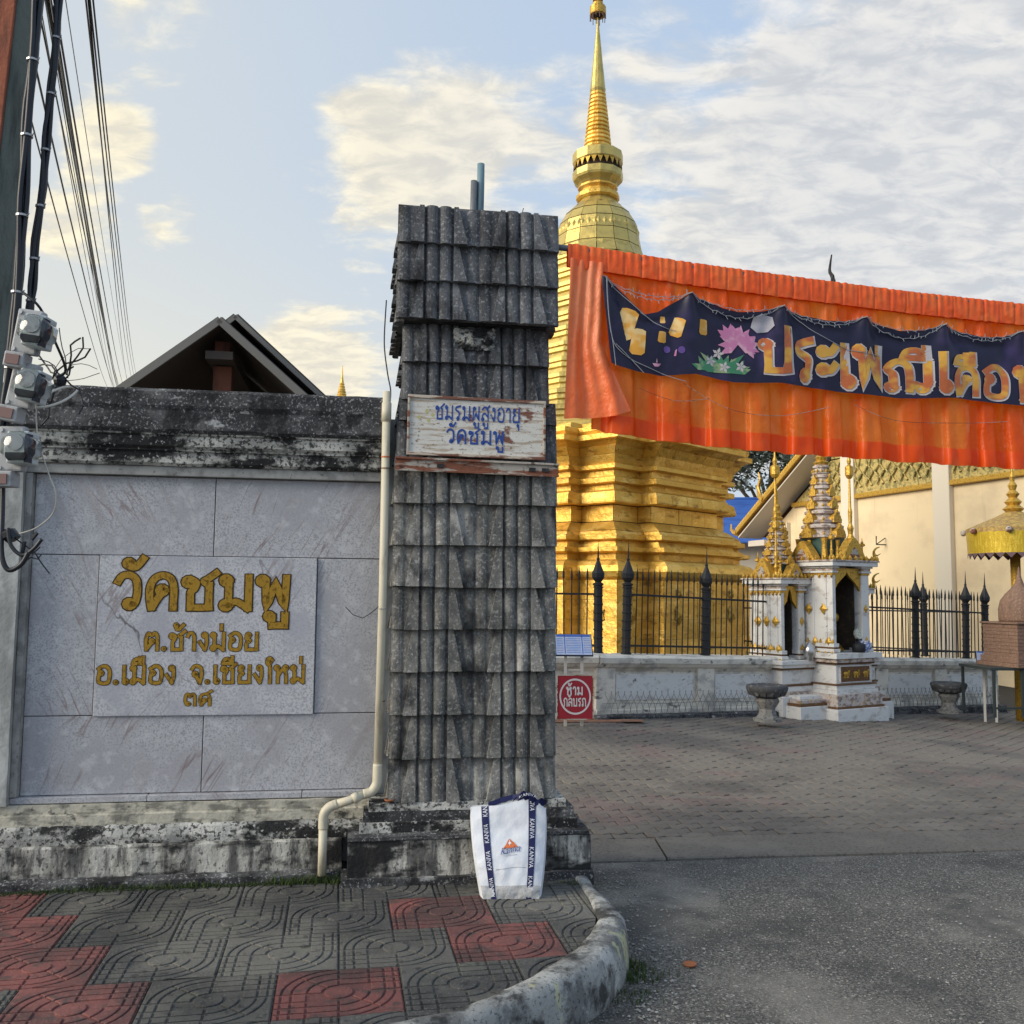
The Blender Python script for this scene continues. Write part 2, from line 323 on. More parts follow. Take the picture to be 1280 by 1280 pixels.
M['kerbcap'] = mat('worn_painted_kerb', (0.32, 0.32, 0.30), [
    ((0.46, 0.46, 0.43), (4, 4, 3), 0.50, 0.58, 9, 0.9), ((0.13, 0.13, 0.125), (7, 7, 6), 0.44, 0.58, 9, 0.8), ((0.03, 0.03, 0.03), (4.5, 4.5, 4.0), 0.50, 0.59, 10, 0.9),
    ((0.48, 0.46, 0.27), (7, 7, 2.4), 0.62, 0.66, 4, 0.8), ((0.05, 0.05, 0.05), (60, 60, 60), 0.56, 0.66, 3, 0.7)], rough=0.9, bump=1.0, bscale=60)
M['grass'] = mat('weeds', (0.05, 0.085, 0.022), [((0.10, 0.13, 0.04), (40, 40, 40), 0.45, 0.6, 2, 0.8)], rough=0.7, translucent=0.25)
M['moss'] = mat('dark_moss', (0.022, 0.032, 0.012), rough=0.9)
M['twig'] = mat('dry_twig', (0.10, 0.08, 0.05), rough=0.9)
M['concpole'] = mat('grey_green_concrete_pole', (0.16, 0.19, 0.17), [((0.05, 0.06, 0.055), (10, 10, 2), 0.46, 0.64, 6, 0.8)], rough=0.9, bump=0.5)
M['redpole'] = mat('rust_red_pole_face', (0.34, 0.11, 0.06), [((0.10, 0.045, 0.035), (12, 12, 2), 0.46, 0.62, 6, 0.8)], rough=0.85, bump=0.4)
M['cable'] = mat('black_cable_rubber', (0.018, 0.020, 0.026), rough=0.45, spec=0.4)
M['wcable'] = mat('white_cable', (0.50, 0.48, 0.42), rough=0.5)
M['tie'] = mat('steel_band', (0.42, 0.42, 0.42), rough=0.4, metal=0.6)
M['meter'] = mat('grey_meter_plastic', (0.36, 0.37, 0.38), [((0.15, 0.15, 0.15), (30, 30, 30), 0.5, 0.66, 4, 0.6)], rough=0.5)
M['glass'] = mat('clear_meter_glass', (0.90, 0.97, 0.97), rough=0.02, transmission=1.0, spec=0.5)
M['meterface'] = mat('meter_dial', (0.46, 0.50, 0.50), rough=0.4)
M['metertag'] = mat('brown_terminal_cover', (0.20, 0.12, 0.11), rough=0.6)
M['housewood'] = mat('dark_brown_soffit', (0.085, 0.068, 0.056), rough=0.85)
M['fascia'] = mat('grey_fascia', (0.20, 0.19, 0.17), rough=0.75)
M['brownbeam'] = mat('reddish_wood_post', (0.20, 0.075, 0.045), [((0.07, 0.03, 0.02), (10, 10, 2), 0.45, 0.65, 4, 0.6)], rough=0.8)
M['rooftop'] = mat('dark_roof_sheet', (0.09, 0.085, 0.08), rough=0.85)
M['board'] = mat('pale_blue_information_board', (0.40, 0.48, 0.66), [((0.58, 0.55, 0.58), (14, 14, 14), 0.45, 0.6, 3, 0.7)], rough=0.3)
M['boardlines'] = mat('blue_board_print', (0.06, 0.13, 0.42), rough=0.5)
M['boardframe'] = mat('dark_board_frame', (0.025, 0.03, 0.05), rough=0.5)
M['whitepost'] = mat('white_sign_post', (0.55, 0.54, 0.50), rough=0.6)
M['signred'] = mat('red_sign_paint', (0.30, 0.018, 0.03), [((0.20, 0.02, 0.03), (9, 9, 9), 0.5, 0.7, 4, 0.6)], rough=0.5)
M['signwhite'] = mat('white_sign_paint', (0.60, 0.56, 0.56), rough=0.6)
M['bowl'] = mat('dark_stone_urn', (0.070, 0.070, 0.072), [((0.20, 0.20, 0.195), (22, 22, 22), 0.52, 0.66, 4, 0.7)], rough=0.75, bump=0.8, bscale=40)
M['urnfoot'] = mat('pale_stone_urn_foot', (0.24, 0.235, 0.22), [((0.10, 0.095, 0.09), (26, 26, 26), 0.50, 0.62, 4, 0.85)], rough=0.8, bump=0.9, bscale=45)
M['stupabrown'] = mat('pinkish_brown_stupa', (0.21, 0.125, 0.09), [((0.30, 0.22, 0.15), (35, 35, 35), 0.5, 0.64, 3, 0.7), ((0.12, 0.08, 0.06), (9, 9, 9), 0.54, 0.68, 4, 0.6)], rough=0.8, bump=0.9, bscale=40)
M['parasol'] = mat('gold_brocade', (0.52, 0.36, 0.03), [((0.66, 0.50, 0.07), (40, 40, 9), 0.5, 0.6, 3, 0.8), ((0.20, 0.12, 0.02), (60, 60, 60), 0.58, 0.68, 3, 0.6)], rough=0.45, metal=0.3, bump=0.6, bscale=50)
M['parasoltop'] = mat('brown_gold_canopy', (0.30, 0.19, 0.07), [((0.52, 0.36, 0.09), (18, 18, 18), 0.46, 0.58, 4, 0.7)], rough=0.6)
M['fringe'] = mat('purple_brown_fringe', (0.12, 0.075, 0.09), rough=0.7)
M['tabledark'] = mat('dark_table_steel', (0.035, 0.045, 0.045), rough=0.5)
M['leaf'] = mat('dark_tree_leaves', (0.045, 0.07, 0.032), [((0.13, 0.16, 0.11), (1.3, 1.3, 1.3), 0.50, 0.62, 5, 0.8)], rough=0.35, spec=0.6, translucent=0.15)
M['leafhighlight'] = mat('highlit_leaves', (0.36, 0.40, 0.35), [((0.16, 0.20, 0.13), (3, 3, 3), 0.45, 0.6, 4, 0.7)], rough=0.3, spec=0.6, translucent=0.2)  # gloss on the leaves, put into a pale colour
M['bark'] = mat('bark', (0.10, 0.08, 0.06), rough=0.9, bump=0.6)
M['blackiron'] = mat('black_chofa', (0.03, 0.028, 0.026), rough=0.6)
M['silver'] = mat('silver_finial', (0.50, 0.50, 0.50), rough=0.3, metal=0.9)
M['blueware'] = mat('blue_porcelain', (0.13, 0.20, 0.50), [((0.62, 0.64, 0.68), (40, 40, 40), 0.5, 0.55, 2, 0.9)], rough=0.25)
M['clock'] = mat('pale_clock_face', (0.60, 0.60, 0.50), [((0.10, 0.16, 0.10), (60, 60, 60), 0.55, 0.6, 2, 0.8)], rough=0.4)
M['paper'] = mat('white_paper', (0.7, 0.7, 0.7), rough=0.8)
M['orangekerb'] = mat('orange_painted_paving', (0.33, 0.15, 0.085), [((0.17, 0.11, 0.08), (9, 9, 9), 0.45, 0.62, 5, 0.8)], rough=0.85)
M['streetgrey'] = mat('ground_earth', (0.13, 0.12, 0.10), [((0.09, 0.085, 0.075), (1, 1, 1), 0.45, 0.6, 5, 0.7)], rough=0.95)

# ---------------------------------------------------------------- mesh helpers
class MB:
    def __init__(s): s.v = []; s.f = []
    def add(s, vs, fs):
        b = len(s.v); s.v += [tuple(p) for p in vs]; s.f += [tuple(b + i for i in f) for f in fs]; return s
    def box(s, x0, x1, y0, y1, z0, z1):
        vs = [(x0, y0, z0), (x1, y0, z0), (x1, y1, z0), (x0, y1, z0), (x0, y0, z1), (x1, y0, z1), (x1, y1, z1), (x0, y1, z1)]
        return s.add(vs, [(0, 3, 2, 1), (4, 5, 6, 7), (0, 1, 5, 4), (1, 2, 6, 5), (2, 3, 7, 6), (3, 0, 4, 7)])
    def obox(s, o, a, b, c):
        o, a, b, c = map(Vector, (o, a, b, c))
        vs = [o, o + a, o + a + b, o + b, o + c, o + a + c, o + a + b + c, o + b + c]
        return s.add(vs, [(0, 3, 2, 1), (4, 5, 6, 7), (0, 1, 5, 4), (1, 2, 6, 5), (2, 3, 7, 6), (3, 0, 4, 7)])
    def loft(s, rings, cap=True, closed=True):
        n = len(rings[0]); b = len(s.v)
        for r in rings: s.v += [tuple(p) for p in r]
        for i in range(len(rings) - 1):
            for j in range(n if closed else n - 1):
                k = (j + 1) % n
                s.f.append((b + i * n + j, b + i * n + k, b + (i + 1) * n + k, b + (i + 1) * n + j))
        if cap and closed:
            s.f.append(tuple(b + j for j in reversed(range(n))))
            s.f.append(tuple(b + (len(rings) - 1) * n + j for j in range(n)))
        return s
    def lathe(s, prof, n=16, c=(0, 0, 0), ph=0.0, cap=True):
        return s.loft([[(c[0] + r * cos(2 * pi * j / n + ph), c[1] + r * sin(2 * pi * j / n + ph), c[2] + z) for j in range(n)] for (z, r) in prof], cap)
    def tube(s, pts, r, n=6, taper=None):
        pts = [Vector(p) for p in pts]; rings = []
        up = Vector((0.123, 0.31, 0.94)).normalized()
        for i, p in enumerate(pts):
            d = (pts[min(i + 1, len(pts) - 1)] - pts[max(i - 1, 0)]).normalized()
            a = d.cross(up)
            if a.length < 0.05: a = d.cross(Vector((1, 0, 0)))
            a.normalize(); b = d.cross(a)
            rad = r if taper is None else r + (taper - r) * i / (len(pts) - 1)
            rings.append([p + rad * (a * cos(2 * pi * k / n) + b * sin(2 * pi * k / n)) for k in range(n)])
        return s.loft(rings)
    def prism(s, poly, f0, f1):
        """poly of 2-D points, f0/f1 map a 2-D point to 3-D for the two ends"""
        n = len(poly); a = [f0(*p) for p in poly]; b = [f1(*p) for p in poly]
        base = len(s.v); s.v += [tuple(p) for p in a] + [tuple(p) for p in b]
        s.f.append(tuple(base + i for i in range(n))); s.f.append(tuple(base + n + i for i in reversed(range(n))))
        for i in range(n):
            k = (i + 1) % n
            s.f.append((base + i, base + n + i, base + n + k, base + k))
        return s
    def grid(s, fn, nu, nv):
        b = len(s.v)
        for i in range(nu + 1):
            for j in range(nv + 1): s.v.append(tuple(fn(i / nu, j / nv)))
        for i in range(nu):
            for j in range(nv):
                a = b + i * (nv + 1) + j
                s.f.append((a, a + nv + 1, a + nv + 2, a + 1))
        return s
    def ball(s, c, r, n=8, m=6, sz=1.0):
        return s.lathe([(-r * sz * cos(pi * k / m), max(1e-4, r * sin(pi * k / m))) for k in range(m + 1)], n, c)
    def mesh(s, name, m, smooth=False):
        me = bpy.data.meshes.new(name); me.from_pydata(s.v, [], s.f)
        if m is not None: me.materials.append(m)
        if smooth: me.polygons.foreach_set('use_smooth', [True] * len(me.polygons))
        me.update(); return me
    def build(s, name, m, parent=None, smooth=False, bevel=0.0, loc=None, kind=None):
        o = bpy.data.objects.new(name, s.mesh(name, m, smooth)); col.objects.link(o)
        if parent: o.parent = parent
        if loc: o.location = loc
        if kind: o['kind'] = kind
        if bevel:
            b = o.modifiers.new('bevel', 'BEVEL'); b.width = bevel; b.segments = 2; b.limit_method = 'ANGLE'
        elif smooth:
            pass
        return o

def link_copy(me, name, parent=None, loc=(0, 0, 0), rot=(0, 0, 0), scale=(1, 1, 1)):
    o = bpy.data.objects.new(name, me); col.objects.link(o); o.parent = parent
    o.location = loc; o.rotation_euler = rot; o.scale = scale
    return o

def thing(name, label, cat, loc=(0, 0, 0), rot=(0, 0, 0), group=None):
    o = bpy.data.objects.new(name, None); col.objects.link(o); o.location = loc; o.rotation_euler = rot
    o.empty_display_size = 0.2
    o['label'] = label; o['category'] = cat
    if group: o['group'] = group
    return o

def tag(o, label, cat, group=None):
    o['label'] = label; o['category'] = cat
    if group: o['group'] = group
    return o

def kids(o): return [c for c in bpy.data.objects if c.parent == o]
def copy_tree(o, parent=None):
    c = o.copy(); col.objects.link(c)
    if parent: c.parent = parent
    for ch in kids(o): copy_tree(ch, c)
    return c

def rough(mb, amp, sc_, seed=0.0):
    """wear: push every vertex by smooth noise"""
    out = []
    for p in mb.v:
        q = Vector(p) * sc_ + Vector((seed, seed * 1.7, seed * 0.3))
        d = mn.noise_vector(q)
        out.append((p[0] + d.x * amp, p[1] + d.y * amp, p[2] + d.z * amp))
    mb.v = out; return mb

def extr(profile, x0, x1, step=0.06, amp=0.004, freq=9.0, seed=1.0):
    """worn moulding: closed profile of (y,z) run along x"""
    n = max(1, int((x1 - x0) / step)); mb = MB()
    pr = []
    for i, p in enumerate(profile):                      # split long profile edges a little
        q = profile[(i + 1) % len(profile)]
        L = math.hypot(q[0] - p[0], q[1] - p[1]); k = max(1, int(L / 0.06))
        for j in range(k): pr.append((p[0] + (q[0] - p[0]) * j / k, p[1] + (q[1] - p[1]) * j / k))
    mb.loft([[(x0 + (x1 - x0) * i / n, y, z) for (y, z) in pr] for i in range(n + 1)])
    if amp: rough(mb, amp, freq, seed)
    return mb

def rbox(x0, x1, y0, y1, z0, z1, amp=0.005, step=0.06, freq=8.0, seed=2.0):
    return extr([(y0, z0), (y0, z1), (y1, z1), (y1, z0)], x0, x1, step, amp, freq, seed)

# ---------------------------------------------------------------- lettering
def cat_rom(pts, k=6):
    P = [Vector((p[0], p[1])) for p in pts]
    if len(P) < 3: return P
    out = []
    for i in range(len(P) - 1):
        p0 = P[max(0, i - 1)]; p1 = P[i]; p2 = P[i + 1]; p3 = P[min(len(P) - 1, i + 2)]
        for j in range(k):
            t = j / k
            out.append(0.5 * ((2 * p1) + (p2 - p0) * t + (2 * p0 - 5 * p1 + 4 * p2 - p3) * t * t + (3 * p1 - p0 - 3 * p2 + p3) * t ** 3))
    out.append(P[-1]); return out

def o_(x, y, r=0.095): return ('o', x, y, r)
def p_(*a): return ('p', a)
def c_(*a): return ('c', a)
G = {   # Thai letters as pen strokes: advance width, strokes
 'ก': (.85, [c_((.15, 0), (.15, .35), (.17, .6), (.05, .75), (.18, .95), (.42, 1.02), (.64, .9), (.7, .65), (.7, .3), (.7, 0))]),
 'ง': (.62, [o_(.34, .88), c_((.44, .88), (.47, .6), (.46, .3), (.38, .02)), p_((.38, .02), (.05, .48))]),
 'จ': (.78, [c_((.05, .82), (.18, .98), (.4, 1.0), (.6, .85), (.64, .5), (.6, .2), (.52, .0)), p_((.52, .02), (.3, .42)), o_(.24, .52, .09)]),
 'ช': (.92, [o_(.13, .82), c_((.2, .9), (.34, .8), (.3, .62), (.2, .5), (.2, .25), (.2, 0)), p_((.2, .02), (.7, .02), (.7, .75)), c_((.7, .72), (.56, .84), (.66, .92), (.9, 1.12))]),
 'ด': (.9, [c_((.15, 0), (.1, .3), (.1, .65), (.22, .92), (.45, 1.02), (.66, .9), (.74, .6), (.74, .3), (.74, 0)), o_(.42, .55, .09), c_((.42, .46), (.3, .28), (.17, .03))]),
 'ต': (.92, [c_((.13, 0), (.09, .3), (.1, .7), (.22, .97), (.42, .86), (.58, 1.0), (.72, .85), (.76, .55), (.76, .2), (.76, 0)), o_(.42, .5, .09), c_((.42, .41), (.3, .25), (.15, .03))]),
 'ถ': (.9, [o_(.14, .11), c_((.22, .14), (.22, .4), (.2, .6), (.08, .75), (.2, .95), (.45, 1.02), (.68, .9), (.74, .6), (.74, .3), (.74, 0))]),
 'ณ': (1.3, [o_(.12, .11), c_((.2, .14), (.2, .4), (.18, .6), (.06, .75), (.18, .95), (.36, 1.02), (.55, .9), (.6, .6), (.6, .3), (.6, .02)), o_(.92, .12, .09), c_((.6, .05), (.72, .25), (.86, .2)), p_((1.08, 1.0), (1.08, .3)), c_((1.08, .32), (1.04, .2), (.96, .14))]),
 'น': (.92, [o_(.12, .88), p_((.2, .88), (.2, .0)), c_((.2, .04), (.32, .2), (.5, .2)), o_(.6, .12), p_((.76, 1.0), (.76, .3)), c_((.76, .32), (.74, .2), (.66, .14))]),
 'บ': (.9, [o_(.12, .88), p_((.2, .88), (.2, .02), (.74, .02), (.74, 1.0))]),
 'ป': (.9, [o_(.12, .88), p_((.2, .88), (.2, .02), (.74, .02), (.74, 1.4))]),
 'ผ': (.9, [o_(.24, .88), p_((.12, .92), (.15, .0), (.43, .55), (.72, .0), (.74, 1.0))]),
 'พ': (.95, [o_(.1, .88), p_((.19, .9), (.22, 0), (.47, .85), (.73, 0), (.77, 1.0))]),
 'ม': (.95, [o_(.14, .88), p_((.22, .88), (.22, .14)), o_(.15, .1), c_((.22, .12), (.42, .22), (.6, .12), (.76, .0)), p_((.77, .0), (.77, 1.0))]),
 'ย': (.9, [o_(.2, .88), c_((.12, .84), (.1, .68), (.3, .55), (.12, .42), (.1, .2), (.12, .02)), p_((.12, .02), (.72, .02), (.72, 1.0))]),
 'ร': (.72, [o_(.34, .1), c_((.42, .14), (.46, .35), (.44, .55), (.12, .72), (.12, .88), (.3, .96), (.58, 1.02))]),
 'ล': (.88, [c_((.12, .84), (.28, 1.0), (.52, 1.0), (.7, .85), (.74, .5), (.74, 0)), o_(.15, .12), c_((.1, .2), (.12, .42), (.32, .56), (.5, .48), (.72, .3))]),
 'ว': (.72, [c_((.05, .8), (.16, .98), (.36, 1.02), (.54, .86), (.58, .5), (.54, .2), (.46, .08)), o_(.38, .12)]),
 'ส': (.9, [c_((.12, .84), (.28, 1.0), (.52, 1.0), (.7, .85), (.74, .5), (.74, 0)), o_(.15, .12), c_((.1, .2), (.12, .42), (.32, .56), (.5, .48), (.72, .3)), p_((.6, .84), (.86, 1.14))]),
 'ห': (.92, [o_(.12, .88), p_((.2, .88), (.2, 0)), c_((.2, .38), (.36, .66), (.52, .8)), o_(.66, .88), c_((.56, .82), (.68, .55), (.72, .3), (.72, 0))]),
 'อ': (.88, [o_(.22, .6, .085), c_((.15, .55), (.1, .3), (.14, .08), (.4, .0), (.66, .06), (.74, .4), (.72, .75), (.55, .98), (.32, 1.0), (.08, .84))]),
 'า': (.6, [c_((.05, .8), (.14, .98), (.3, 1.0), (.42, .85), (.44, .5), (.44, 0))]),
 'ะ': (.6, [o_(.13, .28, .08), c_((.2, .24), (.34, .26), (.46, .42)), o_(.13, .78, .08), c_((.2, .74), (.34, .76), (.46, .92))]),
 'เ': (.42, [o_(.24, .1), p_((.15, .1), (.15, 1.0))]),
 'ใ': (.48, [c_((.28, 0), (.28, .6), (.26, .98), (.1, 1.16), (.1, 1.38), (.28, 1.46), (.4, 1.34)), o_(.24, 1.26, .07)]),
 '๓': (.9, [o_(.27, .12), c_((.18, .08), (.08, .4), (.12, .85), (.26, .98), (.4, .75), (.54, .98), (.68, .88), (.74, .5), (.74, 0))]),
 '๕': (.9, [c_((.18, .0), (.1, .3), (.1, .65), (.22, .9), (.45, .98), (.66, .85), (.74, .5), (.74, 0)), o_(.42, .45, .09), c_((.42, .36), (.3, .2), (.18, .02)), p_((.3, .92), (.55, 1.02), (.86, 1.24))]),
 '.': (.34, [('o', .12, .06, .045)]),
 ' ': (.5, []),
 'ั': (0, [o_(.1, 1.38, .075), c_((.12, 1.29), (.3, 1.27), (.5, 1.54))]),
 'ี': (0, [c_((.02, 1.16), (.12, 1.38), (.38, 1.42), (.6, 1.16)), p_((.6, 1.16), (.02, 1.16)), p_((.6, 1.16), (.6, 1.55))]),
 'ื': (0, [c_((.02, 1.16), (.12, 1.38), (.38, 1.42), (.6, 1.16)), p_((.6, 1.16), (.02, 1.16)), p_((.6, 1.16), (.6, 1.55)), p_((.42, 1.3), (.42, 1.52))]),
 '่': (0, [p_((.52, 1.2), (.52, 1.5))]),
 '้': (0, [o_(.3, 1.46, .06), c_((.32, 1.38), (.34, 1.24), (.5, 1.24), (.74, 1.5))]),
 'ุ': (0, [o_(.56, -.24, .07), p_((.64, -.24), (.64, -.55))]),
 'ู': (0, [o_(.22, -.24, .07), p_((.3, -.24), (.3, -.52), (.66, -.52), (.66, -.18))]),
}
MARKS = 'ัีืุู่้'

def strokes(text):
    """list of centre lines for a whole word, in em units, and its width"""
    out = []; x = 0.0; last = 0.0; lw = .8
    for ch in text:
        adv, st = G[ch]
        if ch in MARKS: ox = last + (lw - .9) + (.40 if lw < .8 else .04)
        else: ox = x; last = x; lw = adv; x += adv + (0.10 if ch != ' ' else 0)
        if ch in '่้' and out_hi.get(id(out)): pass
        for s in st:
            if s[0] == 'o':
                out.append([Vector((ox + s[1] + s[3] * cos(a * pi / 5), s[2] + s[3] * sin(a * pi / 5))) for a in range(11)])
            elif s[0] == 'p':
                pts = [Vector((ox + p[0], p[1])) for p in s[1]]
                fine = []
                for i in range(len(pts) - 1):
                    for j in range(4): fine.append(pts[i].lerp(pts[i + 1], j / 4))
                fine.append(pts[-1]); out.append(('sharp', fine))
            else:
                out.append([p + Vector((ox, 0)) for p in cat_rom(s[1], 4)])
    return out, x
out_hi = {}

def ribbon(mb, pts, wx, fn, lift, sharp=False, ends=True):
    """flat pen stroke of half width wx mapped through fn(x, y, lift) -> 3-D"""
    n = len(pts); L = []; Rr = []
    for i in range(n):
        a = pts[max(0, i - 1)]; b = pts[min(n - 1, i + 1)]
        d = b - a
        if d.length < 1e-6: d = Vector((1, 0))
        d.normalize()
        m = 1.0
        if 0 < i < n - 1:
            d1 = (pts[i] - a).normalized(); d2 = (b - pts[i]).normalized()
            m = min(1.7, 1.0 / max(0.45, (1 + d1.dot(d2)) / 2) ** 0.5)
        nrm = Vector((-d.y, d.x)) * wx * m
        p = pts[i]
        if ends and i == 0: p = p - d * wx * 0.8
        if ends and i == n - 1: p = p + d * wx * 0.8
        L.append(p + nrm); Rr.append(p - nrm)
    base = len(mb.v)
    for i in range(n):
        mb.v.append(tuple(fn(L[i].x, L[i].y, lift))); mb.v.append(tuple(fn(Rr[i].x, Rr[i].y, lift)))
    for i in range(n - 1):
        a = base + 2 * i
        mb.f.append((a, a + 1, a + 3, a + 2))

def thai(mb, text, fn, x0, x1, y0, h, wgt=0.09, lift=0.0):
    """write text so that it fills x0..x1 with letter height h on baseline y0"""
    st, wd = strokes(text); sx = (x1 - x0) / wd
    f2 = lambda x, y, l: fn(x0 + x * sx, y0 + y * h, l)
    k = 0
    for s in st:
        shp = False
        if isinstance(s, tuple): s = s[1]; shp = True
        ribbon(mb, s, wgt, f2, lift + 0.00012 * k, shp); k = (k + 1) % 7
    return mb

_latin = {}
def latin(text):
    """outline of a Latin word as flat triangles (built-in font)"""
    if text in _latin: return _latin[text]
    cu = bpy.data.curves.new('t', 'FONT'); cu.body = text; cu.size = 1.0; cu.resolution_u = 3
    ob = bpy.data.objects.new('t', cu); col.objects.link(ob)
    bpy.context.view_layer.update()
    me = bpy.data.meshes.new_from_object(ob.evaluated_get(bpy.context.evaluated_depsgraph_get()))
    vs = [tuple(v.co) for v in me.vertices]; fs = [tuple(p.vertices) for p in me.polygons]
    bpy.data.objects.remove(ob); bpy.data.curves.remove(cu); bpy.data.meshes.remove(me)
    x0 = min(v[0] for v in vs); x1 = max(v[0] for v in vs); y0 = min(v[1] for v in vs); y1 = max(v[1] for v in vs)
    _latin[text] = ([((v[0] - x0) / (x1 - x0), (v[1] - y0) / (y1 - y0)) for v in vs], fs)
    return _latin[text]

# ================================================================= SETTING
WA = R(9.0)                                   # direction of the street wall
WO = Vector((-0.794, 4.78, 0.0))
WU = Vector((cos(WA), sin(WA), 0)); WN = Vector((-sin(WA), cos(WA), 0))
def W(s_, t_, z_=0.0): return WO + WU * s_ + WN * t_ + Vector((0, 0, z_))
SW = 0.175                                    # height of the pavement

def struct(o): o['kind'] = 'structure'; return o

def gz(x, y):
    """the temple yard falls away gently to the right"""
    k = min(1.0, max(0.0, (y - 6.4) / 7.0)); k = k * k * (3 - 2 * k)
    return -0.052 * max(0.0, x - 1.2) * k

# wide ground, falls under everything
g = MB(); g.grid(lambda u, v: (-150 + 300 * u, -30 + 330 * v, -0.62 if True else 0), 12, 12)
struct(g.build('ground', M['streetgrey']))

# asphalt of the lane
ga = MB()
def asp(u, v):
    x = -6 + 20 * u; y = -2 + v * (5.87 + (x - 0.52) * 0.130 + 2)
    return (x, y, 0.004 * mn.noise(Vector((x * 2.2, y * 2.2, 0))) - (0.0 if v < 1 else 0.003))
ga.grid(asp, 90, 60)
struct(ga.build('asphalt_road', M['asphalt'], smooth=True))

def gate_y(x): return 5.87 + (x - 0.52) * 0.130

# loose stones lying on the asphalt
pb = MB()
octa = [(1, 0, 0), (0, 1, 0), (-1, 0, 0), (0, -1, 0), (0, 0, 1), (0, 0, -.6)]
of = [(0, 1, 4), (1, 2, 4), (2, 3, 4), (3, 0, 4), (1, 0, 5), (2, 1, 5), (3, 2, 5), (0, 3, 5)]
def pebble(x, y, r):
    a = random.random() * 6.3
    sx, sy, sz_ = r * random.uniform(.6, 1.3), r * random.uniform(.6, 1.1), r * random.uniform(.4, .8)
    pb.add([(x + sx * (p[0] * cos(a) - p[1] * sin(a)) + random.uniform(-.2, .2) * r, y + sy * (p[0] * sin(a) + p[1] * cos(a)), 0.003 + sz_ * p[2]) for p in octa], of)
for i in range(9000):
    x = random.uniform(0.3, 4.5); y = random.uniform(2.6, gate_y(x) - 0.02)
    dk = (mn.noise(Vector((x * .9, y * .9, 4))) + 1) / 2
    if random.random() > 0.35 + dk: continue
    pebble(x, y, random.choice((.002, .003, .003, .004, .006)) * random.uniform(.7, 1.3))
for i in range(320):
    x = 0.50 + abs(random.gauss(0, .2)); y = random.uniform(3.0, 5.8)
    pebble(x, y, random.uniform(.004, .011))
o = pb.build('loose_gravel', M['pebble']); o['kind'] = 'stuff'
tag(o, 'small loose stones scattered over the grey asphalt lane', 'gravel')

# concrete strip across the gateway
def strip_piece(x0, x1, dz):
    mb = MB(); n = max(2, int((x1 - x0) / .12)); dep = 0.50
    vs = []
    for i in range(n + 1):
        x = x0 + (x1 - x0) * i / n; y = gate_y(x) + 0.004 * mn.noise(Vector((x * 7, 0, 0)))
        z = 0.012 + dz + 0.004 * mn.noise(Vector((x * 3, 2, 0)))
        vs.append([(x, y, -.06), (x, y, z - .008), (x, y + .012, z), (x, y + dep, z - .004), (x, y + dep, -.06)])
    mb.loft(vs); return mb
sr = struct(strip_piece(0.02, 0.955, 0.0).build('concrete_strip', M['strip']))
for a, b, dz in ((0.967, 2.95, .004), (2.962, 4.95, 0.0), (4.962, 7.0, .003)):
    strip_piece(a, b, dz).build('concrete_slab', M['strip'], sr)

# the yard: joint sand sheet with interlocking pavers on it
YU = Vector((cos(R(7.4)), sin(R(7.4)), 0)); YN = Vector((-sin(R(7.4)), cos(R(7.4)), 0))
YO = Vector((-1.2, gate_y(-1.2) + 0.505, 0))
jb = MB()
jb.grid(lambda u, v: (lambda p: (p.x, p.y, gz(p.x, p.y) - 0.010))(YO + YU * (-3 + 19 * u) + YN * (22 * v - .01)), 40, 44)
yard = struct(jb.build('paved_yard', M['joint'], smooth=True))
PX, PY = 0.2286, 0.1143
def zig(x): return 0.017 * (1 if int(math.floor(x / (PX / 4))) % 2 == 0 else -1)
def paver_pts(ins):
    top = []; bot = []
    for i in range(5):
        x = -PX / 2 + PX * i / 4
        zz = 0.016 if i % 2 == 0 else -0.016
        xx = max(-PX / 2 + ins, min(PX / 2 - ins, x))
        top.append((xx, PY / 2 - ins + zz)); bot.append((xx, -PY / 2 + ins + zz))
    return bot + top[::-1]
lo = paver_pts(0.0035); hi = paver_pts(0.010)
pmb = MB(); pmb.loft([[(x, y, -0.035) for x, y in lo], [(x, y, -0.004) for x, y in lo], [(x, y, 0.0) for x, y in hi]])
pmb.f = [f for f in pmb.f if not (len(f) == 10 and min(f) == 0)]
paver_me = pmb.mesh('paver', M['paver'])
spots = []
rows = int(13.0 / PY)
for j in range(rows):
    for i in range(int(19 / PX)):
        a = -4.6 + i * PX + (PX / 2 if j % 2 else 0); b = PY / 2 + 0.012 + j * PY
        p = YO + YU * a + YN * b
        if p.x < -2.6 or p.x > 9.6: continue
        if p.y > 12.55 + (p.x - 1.1) * 0.58 + 0.15: continue
        spots.append((p.y if (p.x > .25 and p.x / p.y < .56) else p.y + 50, p.x, a, b))
spots.sort()
rest = MB()
for k, (py_, px_, a, b) in enumerate(spots):
    p = YO + YU * a + YN * b
    z = gz(p.x, p.y) + 0.010 + random.uniform(-.0045, .0045)
    tx, ty = random.uniform(-.012, .012), random.uniform(-.02, .02)
    if k < 300:
        link_copy(paver_me, 'paver', yard, (p.x, p.y, z), (ty, tx, R(7.4) + random.uniform(-.008, .008)))
    else:
        ca, sa = cos(R(7.4)), sin(R(7.4))
        rest.add([(p.x + v[0] * ca - v[1] * sa, p.y + v[0] * sa + v[1] * ca, z + v[2] + v[0] * tx + v[1] * ty) for v in pmb.v], pmb.f)
o = rest.build('far_pavers', M['paver'], yard); o['kind'] = 'stuff'
ok = MB(); ok.grid(lambda u, v: (0.35 + 1.35 * u, 12.02 + .22 * v + 0.18 * u, 0.0165 + gz(0.5, 12)), 6, 2)
struct(ok.build('orange_paving_band', M['orangekerb']))

